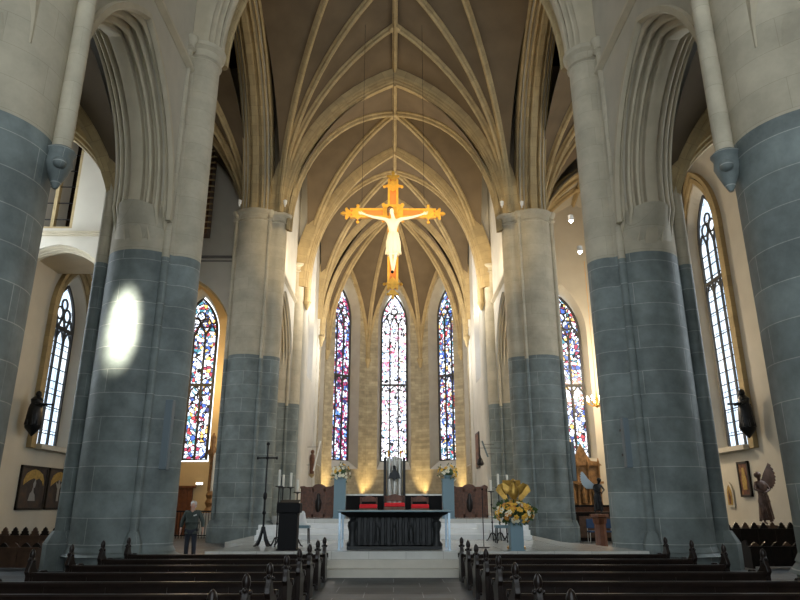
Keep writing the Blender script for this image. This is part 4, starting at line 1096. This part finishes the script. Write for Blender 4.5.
# body of the figure, a touch over life size
k = 1.0
J = dict(pelvis=(0.02, 0, -1.35), waist=(.0, -.03, -1.08), chest=(0, -.06, -.62), neck=(0, -.08, -.30), chin=(-.05, -.14, -.13), head=(-.07, -.16, .0), crown=(-.08, -.15, .12),
         shL=(-.34, -.05, -.38), elL=(-.86, -.02, -.27), wrL=(-1.33, .03, -.10), palmL=(0, 0, 1), shR=(.34, -.05, -.38), elR=(.86, -.02, -.27), wrR=(1.33, .03, -.10), palmR=(0, 0, 1),
         hipL=(-.14, 0, -1.55), knL=(-.10, -.20, -2.12), anL=(-.02, -.10, -2.72), ftL=(-.01, -.20, -2.95), hipR=(.16, 0, -1.55), knR=(.12, -.20, -2.12), anR=(.05, -.12, -2.70), ftR=(.03, -.22, -2.93))
fg = figure('christ_figure', {a: Vector(b)/1.62 for a, b in J.items()}, 'ivory', t, sc=1.62, build=.92); fg.location = (0, -.22, 0)
fg.name = 'crucified_figure'
m = MB()
sec_ = [(.23, -1.05), (.27, -1.25), (.33, -1.5), (.34, -1.75), (.31, -2.0), (.26, -2.14)]
m.lathe((.02, -.28, 0), [(.22, -1.04)]+sec_+[(.2, -2.14)], 20, sy=.72)
for a in range(7): m.tube((.02+.30*cos(-PI+a*PI/6)*.8, -.28-.2*abs(sin(a*PI/6)), -1.15), (.02+.33*cos(-PI+a*PI/6), -.28-.25*abs(sin(a*PI/6)), -2.08), .02, .035, 6)
m.build('loincloth', 'ivory', t, smooth=50)
m = MB(); m.sphere((-.13, -.35, .07), .15, 1, 1, .9, 10); m.tube((-.22, -.33, .0), (-.22, -.36, -.25), .06, .02); m.tube((.0, -.33, .0), (.02, -.34, -.25), .05, .02); m.build('hair', 'pew2', t, smooth=50)
m = MB(); m.sphere((-.02, -.42, -2.95), .07); m.build('nail', 'iron', t)
# suspension wires
m = MB()
for dx, zz in ((-1.42, 24.6), (1.42, 24.6), (0, 25.3)): m.tube((cx+dx, YX, cz+(.2 if dx else ztop-.1)), (cx+dx, YX, zz), .009, n=5)
o = m.build('suspension_wires', 'iron', t); o.location = (-cx, -YX, -cz)

# ------------------------------------------------------------------ right transept: angel on column, furniture
Y = 24.6; x = X(600.5, 530, Y)
t = thing('pillar_pedestal', 'brown wooden column pedestal under the pale-winged angel', 'pedestal', (x, Y, 0))
zt = Z(514, Y, 600)
m = MB(); m.lathe((0, 0, 0), [(.30, 0), (.30, .1), (.23, .16), (.21, .2), (.2, zt-.35), (.23, zt-.3), (.25, zt-.14), (.33, zt-.1), (.33, zt)], 8); m.build('column', 'door', t, smooth=25)
t = thing('angel_statue', 'dark angel statue with a pale raised wing on the brown column', 'statue', (x, Y, zt))
def angel(t, h, mat, wmat, face=1, wingup=1.0, wings=(-1,)):
    s = h/1.75
    J = dict(pelvis=(0, 0, .95), waist=(.02, 0, 1.1), chest=(.05, -.02, 1.32), neck=(.08, -.04, 1.5), chin=(.11, -.08, 1.57), head=(.13, -.08, 1.66), crown=(.13, -.07, 1.75),
             shL=(-.12, 0, 1.42), elL=(-.2, -.12, 1.2), wrL=(.05, -.25, 1.08), shR=(.22, 0, 1.42), elR=(.34, -.12, 1.2), wrR=(.22, -.3, 1.12), palmL=(0, 0, 1), palmR=(0, 0, 1),
             hipL=(-.09, 0, .86), knL=(-.14, -.08, .48), anL=(-.16, .06, .1), ftL=(-.14, -.10, .04), hipR=(.09, 0, .86), knR=(.13, -.14, .5), anR=(.1, -.02, .1), ftR=(.1, -.18, .04))
    J = {a: (b[0]*face if not isinstance(b, Vector) else b, b[1], b[2]) for a, b in J.items()}
    figure('figure', J, mat, t, sc=s)
    m = MB(); m.lathe((0, 0, 0), [(.21*s, .16*s), (.235*s, .3*s), (.19*s, .55*s), (.215*s, .8*s), (.16*s, 1.0*s), (.15*s, 1.12*s), (.2*s, 1.35*s), (.1*s, 1.48*s)], 14, sx=1, sy=.75)
    for k in range(8):
        a = 2*PI*k/8; m.tube((.15*s*cos(a), .12*s*sin(a), 1.0*s), (.21*s*cos(a+.5), .16*s*sin(a+.5), (.12+.07*(k%3))*s), .03*s, .05*s, 6)
    m.build('robe', mat, t, smooth=50)
    m = MB(); m.sphere((.13*s*face, -.06*s, 1.70*s), .125*s, 1, 1, .95, 10); m.build('hair', mat, t, smooth=50)
    for wd_ in wings:
        m = MB()
        for k in range(9):
            a = math.radians(152-9*k) if wd_ < 0 else math.radians(28+9*k*.6)
            L = (1.0-.07*k)*s*wingup
            p0 = Vector((wd_*.08*s, .16*s, 1.36*s)); d = Vector((cos(a), .15, sin(a)))
            if wd_ > 0: d = Vector((cos(math.radians(56-9*k)), .2, sin(math.radians(56-9*k)))); L = (1.05-.075*k)*s*wingup
            else: d = Vector((cos(math.radians(128+7*k)), .2, sin(math.radians(128+7*k))))
            sdv = d.cross(Vector((0, 1, 0))).normalized()
            m.sweep([p0, p0+d*L*.5+sdv*.02, p0+d*L*.85, p0+d*L], [(-.07*s, -.012), (.07*s, -.012), (.05*s, .015), (-.05*s, .015)], sdv)
        m.build('wing', wmat, t)
angel(t, Z(479, Y, 600)-zt, 'bronze', 'wingwhite', 1, .95, (-1,))
# winged statue in the right aisle
Y = 23.2; x = X(764, 500, Y); zb = Z(525, Y, 764); zt = Z(478, Y, 764)
t = thing('pedestal', 'dark square pedestal under the winged statue in the right aisle', 'pedestal', (x, Y, 0))
m = MB(); m.box(-.3, .3, -.3, .3, .08, zb-.06); m.build('shaft', 'pew2', t, bevel=.02); m = MB(); m.box(-.36, .36, -.36, .36, 0, .08); m.build('foot', 'pew2', t); m = MB(); m.box(-.36, .36, -.36, .36, zb-.06, zb); m.build('cap', 'pew2', t)
t = thing('angel_statue', 'reddish dark winged statue with a gleaming raised wing in the right aisle', 'statue', (x, Y, zb))
angel(t, zt-zb+.15, 'darkstone', 'darkstone', -1, .85, (1,))
# statues on wall consoles beside the clear windows
def console_statue(px, py0, py1, Y, sd, label):
    p = at(px, py1, Y); q = at(px, py0, Y); h = q.z-p.z; xw = sd*15.45
    t = thing('console_statue', label, 'statue', (xw, Y, p.z), group='dark statues on consoles of the outer walls')
    m = MB(); m.lathe((0, 0, 0), [(.02, -.35), (.15, -.2), (.32, .0), (.34, .12)], 12); m.build('console', 'bronze', t, smooth=40)
    m = MB(); m.lathe((0, 0, .1), [(.34, 0), (.38, h*.2), (.34, h*.45), (.26, h*.58), (.30, h*.68), (.12, h*.78), (.07, h*.8)], 14, sx=.8); 
    for k in range(9): a = 2*PI*k/9; m.tube((.22*cos(a), .28*sin(a), h*.6), (.28*cos(a+.2), .38*sin(a+.2), .12), .03, .05, 6)
    m.build('robe', 'bronze', t, smooth=50)
    m = MB(); m.sphere((-sd*.04, -.02, h*.88), .15, .9, .9, 1.1, 12); m.build('head', 'bronze', t, smooth=60)
    for k, s in enumerate((-1, 1)):
        m = MB(); m.tube((0, s*.2, h*.68), (-sd*.35, s*.22-.1, h*.60), .08, .06); m.tube((-sd*.35, s*.22-.1, h*.60), (-sd*(.72 if s < 0 else .5), -.15, h*.60), .055, .035); m.sphere((-sd*(.76 if s < 0 else .52), -.15, h*.6), .055); m.build('arm', 'bronze', t, smooth=50)
console_statue(749, 388, 430, 28.6, 1, 'dark statue with an outstretched arm on a wall console by the tall right window')
console_statue(33, 390, 428, 28.3, -1, 'dark statue on a wall console by the left clear window')

# paintings
def painting(label, sd, y0, y1, z0, z1, kind):
    t = thing('painting', label, 'painting', (sd*W, (y0+y1)/2, z0), group='framed paintings on the outer walls')
    wy = y1-y0; h = z1-z0; s = -sd
    bx = lambda m, a, b, *r: m.box(min(s*a, s*b), max(s*a, s*b), *r)
    m = MB(); bx(m, 0, .06, -wy/2, wy/2, 0, h); m.build('backing', 'frame', t)
    m = MB()
    for r in ((-wy/2, wy/2, 0, .1), (-wy/2, wy/2, h-.1, h), (-wy/2, -wy/2+.1, 0, h), (wy/2-.1, wy/2, 0, h)): bx(m, .0, .11, *r)
    m.build('frame', 'frame', t, bevel=.01)
    m = MB(); bx(m, .06, .075, -wy/2+.1, wy/2-.1, .1, h-.1); m.build('canvas', 'art_dark' if kind < 2 else 'art_red', t)
    fn = lambda u, v, d: Vector((s*d, u*s, v))
    m = MB()
    if kind < 2:
        a = wy*.38
        m.prism([(-a, h*.55), (-a, h*.68), (-a*.8, h*.82), (-a*.35, h*.9), (0, h*.92), (a*.35, h*.9), (a*.8, h*.82), (a, h*.68), (a, h*.55), (a*.8, h*.66), (a*.5, h*.72), (a*.2, h*.68), (-.05, h*.72), (-a*.5, h*.66), (-a*.8, h*.6)], fn, .07, .085); m.build('painted_arch', 'art_gold', t)
        m = MB()
        if kind == 0:
            m.prism([(-.28, h*.2), (-.2, h*.36), (-.06, h*.42), (-.02, h*.5), (.06, h*.5), (.08, h*.4), (.22, h*.34), (.3, h*.2)], fn, .07, .085); m.prism([(.0, h*.5), (-.02, h*.6), (.12, h*.7), (.2, h*.6), (.14, h*.5)], fn, .07, .084)
        else:
            m.prism([(-.08, h*.2), (-.1, h*.5), (-.3, h*.62), (-.28, h*.66), (-.08, h*.6), (-.06, h*.72), (.06, h*.72), (.08, h*.6), (.28, h*.66), (.3, h*.62), (.1, h*.5), (.1, h*.2)], fn, .07, .085)
        m.build('painted_figure', 'art_white', t)
    else:
        m.prism([(-.18, h*.2), (-.2, h*.5), (-.12, h*.7), (-.08, h*.82), (.08, h*.82), (.12, h*.7), (.2, h*.5), (.18, h*.2)], fn, .07, .085); m.build('painted_figure', 'art_gold', t)
painting('dark gold-arched painting with a crouching pale figure, left of the aisle pair', -1, 28.9, 31.1, 1.4, 3.25, 0)
painting('dark gold-arched painting with an upright pale figure, right of the aisle pair', -1, 31.25, 33.3, 1.4, 3.25, 1)
painting('narrow upright painting of a golden figure on the right aisle wall', 1, 30.0, 30.95, 1.95, 3.5, 2)
t = thing('icon', 'small pointed gilt icon on the right aisle wall left of the narrow painting', 'icon', (W, 32.0, 1.5))
fn = lambda u, v, d: Vector((-d, u, v))
m = MB(); m.prism(full_arch(0, .62, 0, .65, 1.15), fn, 0, .08); m.build('frame', 'white_wall', t); m = MB(); m.prism(full_arch(0, .44, .1, .6, 1.0), fn, .07, .10); m.build('panel', 'art_gold', t)
m = MB(); m.prism([(-.08, .15), (-.1, .5), (0, .8), (.1, .5), (.08, .15)], fn, .1, .11); m.build('painted_figure', 'art_red', t)

# right side chapel: gilded retable on dark altar table, chandelier, cabinets, blue chairs
Y = 37.2; x = X(585, 500, Y)
t = thing('side_altar', 'dark altar table under the gilded retable in the right side chapel', 'altar', (x, Y, 0))
m = MB(); m.box(-1.2, 1.2, -.4, .5, 0, 1.5); m.build('table', 'oak', t); m = MB(); m.box(-1.35, 1.35, -.5, .5, 1.5, 1.6); m.build('slab', 'black', t)
t = thing('gilded_retable', 'ornate gilded retable with columns on the side altar below the stained window', 'retable', (x, Y, 1.6))
m = MB(); m.box(-1.0, 1.0, .1, .35, 0, 2.3); m.build('backboard', 'oldgold', t)
for u in (-.9, -.3, .3, .9):
    m = MB(); m.lathe((u, 0, 0), [(.09, 0), (.06, .08), (.06, 1.0), (.10, 1.06), (.06, 1.12), (.05, 2.0), (.1, 2.1), (.02, 2.5)], 8); m.build('column', 'oldgold', t, smooth=40)
m = MB(); m.box(-1.1, 1.1, -.1, .3, 1.12, 1.24); m.prism([(-1.1, 2.1), (-.9, 2.3), (-.5, 2.35), (-.3, 2.7), (0, 3.3), (.3, 2.7), (.5, 2.35), (.9, 2.3), (1.1, 2.1)], lambda u, v, d: (u, d, v), 0, .25); m.build('canopy', 'oldgold', t)
for u in (-.6, 0, .6):
    m = MB(); m.lathe((u, .02, .1), [(.14, 0), (.12, .4), (.15, .6), (.06, .72), (.08, .8), (.03, .9)], 8); m.build('figurine', 'oldgold', t, smooth=50)
p = at(597, 402, 34.5)
t = thing('chandelier', 'small gilt chandelier with lit candle lamps in the right side chapel', 'chandelier', p)
m = MB(); m.lathe((0, 0, 0), [(.04, -.3), (.1, -.2), (.05, 0), (.09, .15), (.04, .3), (.015, .6)], 10); m.tube((0, 0, .6), (0, 0, 8), .012, n=5); m.build('stem', 'gold', t)
for k in range(8):
    a = k*PI/4; ar = MB(); ar.sweep([Vector((cos(a)*u, sin(a)*u, z)) for u, z in ((.05, -.1), (.25, -.22), (.48, -.1), (.5, .05))], [(-.02, -.02), (.02, -.02), (.02, .02), (-.02, .02)], Vector((-sin(a), cos(a), 0))); ao = ar.build('arm', 'gold', t)
    b_ = MB(); b_.lathe((cos(a)*.5, sin(a)*.5, .05), [(.03, 0), (.03, .14), (.04, .18), (.02, .26)], 8); b_.build('lamp', 'lampglow', ao)
Y = 30.8
for k, x in enumerate((8.95, 9.6, 10.25)):
    t = thing('blue_chair', 'blue upholstered chair in the right transept, %s of the row' % ['left', 'middle', 'right'][k], 'chair', (x, Y, 0), group='row of blue chairs in the right transept')
    m = MB(); m.box(-.24, .24, -.22, .22, .43, .5); m.build('seat', 'bluechair', t, bevel=.02); m = MB(); m.box(-.24, .24, .18, .23, .6, 1.0); m.build('backrest', 'bluechair', t, bevel=.02)
    for a in (-.21, .21):
        for b in (-.19, .2): l_ = MB(); l_.tube((a, b, 0), (a, b, .43 if b < 0 else .98), .017, n=6); l_.build('leg', 'silver', t)
t = thing('sideboard', 'long dark sideboard behind the blue chairs in the right transept', 'sideboard', (10.6, 32.4, 0))
m = MB(); m.box(-2.0, 2.0, -.3, .3, 0, 1.2); m.build('body', 'pew', t, bevel=.01); m = MB(); m.box(-2.1, 2.1, -.36, .36, 1.2, 1.28); m.build('top', 'pew', t)
for k in range(4): m = MB(); m.box(-1.9+k*.97, -1.05+k*.97, -.33, -.3, .15, 1.1); m.build('door', 'pew2', t)

# left side chapel
dz = Z(488, 38.9, 184); x0 = X(174, 500, 38.9); x1 = X(192, 500, 38.9)
d = struct(empty('door_1', ((x0+x1)/2, 38.98, 0)), 'brown wooden door in the ochre wall of the left side chapel')
hw = (x1-x0)/2
m = MB(); m.box(-hw, hw, -.12, 0, 0, dz); 
for k in range(4): m.box(-hw+k*hw/2+.02, -hw+(k+1)*hw/2-.02, -.15, -.12, .1, dz-.1)
m.build('door_leaf', 'door', d); m = MB(); m.box(-hw-.1, hw+.15, -.25, .0, dz, dz+.12); m.build('canopy', 'door', d); m = MB(); m.sphere((hw*.7, -.18, 1.05), .05); m.build('door_handle', 'iron', d)
p = at(198.5, 483.5, 38.7)
t = thing('wall_lamp', 'small lit white lamp on the ochre wall right of the brown door', 'lamp', (p.x, 38.95, p.z))
m = MB(); m.box(-.2, .2, -.08, 0, -.07, .07); m.build('housing', 'white', t); m = MB(); m.box(-.18, .18, -.1, -.08, -.05, .05); m.build('diffuser', 'exit', t)
Y = 36.4; x = X(209, 500, Y)
t = thing('side_altar', 'pale stone and gold side altar with a tall candle in the left side chapel', 'altar', (x, Y, 0))
m = MB(); m.box(-.45, .45, -.3, .3, 0, 1.1); m.box(-.5, .5, -.35, .35, 1.1, 1.2); m.build('table', 'choir', t)
m = MB(); m.lathe((0, 0, 1.2), [(.3, 0), (.2, .15), (.12, .3), (.22, .5), (.12, .7), (.2, .9), (.1, 1.1)], 10); m.build('tabernacle', 'oldgold', t, smooth=30)
m = MB(); m.lathe((.1, 0, 2.3), [(.09, 0), (.07, 1.2), (.05, 2.1)], 10); m.build('candle', 'wax', t, smooth=40)
m = MB(); m.lathe((-.05, .1, 2.3), [(.12, 0), (.1, 1.6), (.22, 1.9), (.26, 2.1), (.1, 2.4), (.16, 2.8), (.02, 3.1)], 8); m.build('gilt_column', 'oldgold', t, smooth=40)
t = thing('iron_railing', 'low dark iron railing across the left side chapel behind the man', 'railing', (-10.2, 34.6, 0))
m = MB(); m.box(-1.6, 1.8, -.03, .03, 1.25, 1.33); m.box(-1.6, 1.8, -.02, .02, .12, .17); m.build('rail', 'iron', t)
for k in range(24): m = MB(); m.tube((-1.55+k*.143, 0, 0), (-1.55+k*.143, 0, 1.27), .018, n=6); m.build('bar', 'iron', t)
# slatted case at the edge of the left transept
p = at(206, 150, 32.8)
t = thing('organ_case', 'brown slatted organ case on the left transept wall beside the broad left pier', 'organ', (-11.15, 32.5, 15.6))
m = MB(); m.box(-1.0, 1.0, 0, .7, 0, 5.2); m.build('case', 'pew2', t)
for k in range(14): m = MB(); m.obox((.1, -.12, .25+.36*k), (1.1, .14, .03), Matrix.Rotation(math.radians(20), 3, 'X')); m.build('slat', 'rib', t)

# spotlights
def lampfix(p, label, glow='lampglow', r=.07):
    t = thing('spotlight', label, 'lamp', p, group='small spotlights high on the capitals and vaults')
    m = MB(); m.lathe((0, 0, 0), [(r*.8, .02), (r*1.3, .04), (r*1.3, r*3), (.02, r*3.4)], 10); m.build('housing', 'white', t)
    m = MB(); m.sphere((0, 0, 0), r, n=8); m.build('bulb', glow, t, smooth=60)
lampfix(at(571, 221, 29.5), 'upper small lit spotlight under the right vault beyond the choir arch pier', r=.10)
lampfix(at(580, 252, 30.5), 'lower small lit spotlight under the right vault beyond the choir arch pier', r=.10)
for px, nm in ((238, 'left pier, outer side'), (284, 'left pier, nave side'), (503, 'right pier, nave side'), (523, 'right pier, middle')):
    q = at(px, 214, 30.2)
    t = thing('spotlight', 'small unlit white spotlight on the capital of the choir arch %s' % nm, 'lamp', (q.x, 30.35, CAP+.06), group='small spotlights high on the capitals and vaults')
    m = MB(); m.lathe((0, 0, 0), [(.03, 0), (.03, .12), (.08, .14), (.1, .34), (.04, .38)], 10); m.build('housing', 'white', t, smooth=30)

# ------------------------------------------------------------------ the man
Y = 21.0; x = X(191.5, 530, Y)
t = thing('person', 'white-haired person in a grey-green jacket standing beside the broad left pier', 'person', (x, Y, 0), rz=.08)
J = dict(pelvis=(0, 0, .93), waist=(0, .0, 1.08), chest=(0, .0, 1.29), neck=(0, -.01, 1.46), chin=(0, -.035, 1.53), head=(0, -.03, 1.60), crown=(0, -.02, 1.67),
         shL=(-.19, 0, 1.38), elL=(-.30, .02, 1.12), wrL=(-.30, -.08, .88), palmL=(0, -1, 0), shR=(.19, 0, 1.38), elR=(.31, .03, 1.13), wrR=(.34, -.05, .89), palmR=(0, -1, 0),
         hipL=(-.09, 0, .88), knL=(-.10, -.02, .48), anL=(-.11, .02, .09), ftL=(-.12, -.13, .04), hipR=(.09, 0, .88), knR=(.11, -.03, .48), anR=(.12, .02, .09), ftR=(.14, -.13, .04))
figure('body', J, 'skin', t)
V_ = [J['pelvis'], (0, 0, .78), J['waist'], J['chest'], (0, 0, 1.41), J['shL'], J['elL'], (-.30, -.065, .93), J['shR'], J['elR'], (.335, -.04, .94)]
skin('jacket', V_, [(0, 1), (0, 2), (2, 3), (3, 4), (3, 5), (5, 6), (6, 7), (3, 8), (8, 9), (9, 10)], [(.19, .14), (.20, .15), (.175, .135), (.20, .145), (.09, .07), .085, .068, .052, .085, .068, .052], 'coat', t)
V_ = [(0, 0, .92), (-.09, 0, .84), J['knL'], (-.11, .02, .08), (.09, 0, .84), J['knR'], (.12, .02, .08)]
skin('trousers', V_, [(0, 1), (1, 2), (2, 3), (0, 4), (4, 5), (5, 6)], [(.16, .12), .11, .075, .065, .11, .075, .065], 'trouser', t)
for s in (-1, 1):
    m = MB(); m.sphere((s*.12, -.07, .045), .06, .85, 2.1, .75, 10); m.build('shoe', 'black', t, smooth=60)
m = MB(); m.sphere((0, .015, 1.635), .098, .95, 1.05, .95, 12); m.sphere((0, .04, 1.58), .085, 1.05, .8, 1, 10); m.build('hair', 'hair', t, smooth=60)
m = MB(); m.prism([(-.015, 1.555), (.015, 1.555), (.008, 1.60), (-.008, 1.60)], lambda u, v, d: (u, d, v), -.145, -.09); m.build('nose', 'skin', t)
for s in (-1, 1):
    m = MB(); m.sphere((s*.032, -.118, 1.605), .011, n=8); m.build('eye', 'white', t); m = MB(); m.sphere((s*.088, -.02, 1.59), .022, .5, .8, 1.3, 8); m.build('ear', 'skin', t)
m = MB(); m.box(-.025, .025, -.125, -.118, 1.535, 1.545); m.build('mouth', 'red', t)
m = MB(); m.prism([(.06, 1.27), (.15, 1.30), (.14, 1.335), (.05, 1.305)], lambda u, v, d: (u, d, v), -.165, -.14); m.build('white_pocket_paper', 'white', t)
# ------------------------------------------------------------------ light
wd = bpy.data.worlds.new('sky'); S.world = wd; wd.use_nodes = True
bg = wd.node_tree.nodes['Background']; bg.inputs['Color'].default_value = (.84, .93, 1.0, 1); bg.inputs['Strength'].default_value = 3.2
def spot(name, loc, target, power, angle, col=(1, .8, .5), r=.15, blend=.6, scale=(1, 1, 1)):
    l = bpy.data.lights.new(name, 'SPOT'); l.energy = power; l.spot_size = math.radians(angle); l.spot_blend = blend; l.color = col; l.shadow_soft_size = r
    o = bpy.data.objects.new(name, l); C.objects.link(o); o.location = loc
    o.rotation_euler = (Vector(target)-Vector(loc)).to_track_quat('-Z', 'Y').to_euler(); o.scale = scale
    return o
def point(name, loc, power, col=(1, .8, .5), r=.3):
    l = bpy.data.lights.new(name, 'POINT'); l.energy = power; l.color = col; l.shadow_soft_size = r
    o = bpy.data.objects.new(name, l); C.objects.link(o); o.location = loc; return o
WARM = (1, .72, .36)
for sd in (-1, 1):
    point('fill_choir', (sd*3.4, Y4-.5, 14.0), 380, (1, .93, .82), .4)  # unseen fill lights added to brighten the choir walls, no fixtures there
    point('fill_choir', (sd*3.2, Y5-1, 12.0), 380, (1, .93, .82), .4)
# crucifix spots mounted on the choir arch capitals
spot('spot_crucifix', (-5.55, 19.4, 11.5), (0, 27, 13.4), 3900, 32, (1, .76, .42))
spot('spot_crucifix', (5.55, 19.4, 11.5), (0, 27, 13.4), 3900, 32, (1, .76, .42))
# uplights on the choir capitals washing the vault
for sd in (-1, 1):
    spot('spot_vault', (sd*4.9, Y3-1.6, 16.6), (sd*1.0, Y3-4, 25), 250, 110, WARM)
    spot('spot_choir', (sd*4.9, Y3+1.8, 13.2), (sd*2.5, Y4+1, 22), 1100, 120, (1, .78, .48))
    spot('spot_choir', (sd*4.6, Y4+1.5, 13.2), (sd*4.6, Y5, 22), 900, 120, (1, .82, .55))
    spot('spot_apse', (sd*ht*.97, YA-.6, 1.5), (sd*ht*1.0, YA-.25, 8), 1500, 52, (1, .72, .32), .08, 1.0)
    spot('spot_apse', (sd*(R_-.6), YC+ht-.2, 1.5), (sd*(R_-.25), YC+ht, 8), 1500, 52, (1, .72, .32), .08, 1.0)
    spot('spot_apse_vault', (sd*4.4, Y5+.5, 13.5), (0, YC+1, 24), 350, 120, WARM)
    spot('spot_transept', (sd*7.2, Y3-2, 15), (sd*11, 26, 20), 120, 130, (1, .85, .65))
point('lamp_left_chapel', (-10.5, 36.5, 8.5), 480, (1, .70, .34)); point('lamp_right_chapel', (12, 35.5, 9), 1500, (1, .80, .55))
# daylight shaft from a west window, falling on the left pier
spot('sun_shaft', (1.2, -3, 15), at(121, 330, Y2-1.0), 340000, 4.1, (1, .93, .75), .2, 1.0, (.55, 1.5, 1))
# daylight entering through the big windows of the west part
def area(name, loc, target, sx, sy, power, col):
    l = bpy.data.lights.new(name, 'AREA'); l.shape = 'RECTANGLE'; l.size = sx; l.size_y = sy; l.energy = power; l.color = col
    o = bpy.data.objects.new(name, l); C.objects.link(o); o.location = loc
    o.rotation_euler = (Vector(target)-Vector(loc)).to_track_quat('-Z', 'Y').to_euler(); return o
S.view_settings.view_transform = 'Standard'; S.view_settings.look = 'None'; S.view_settings.gamma = 1
S.view_settings.exposure = 0.0
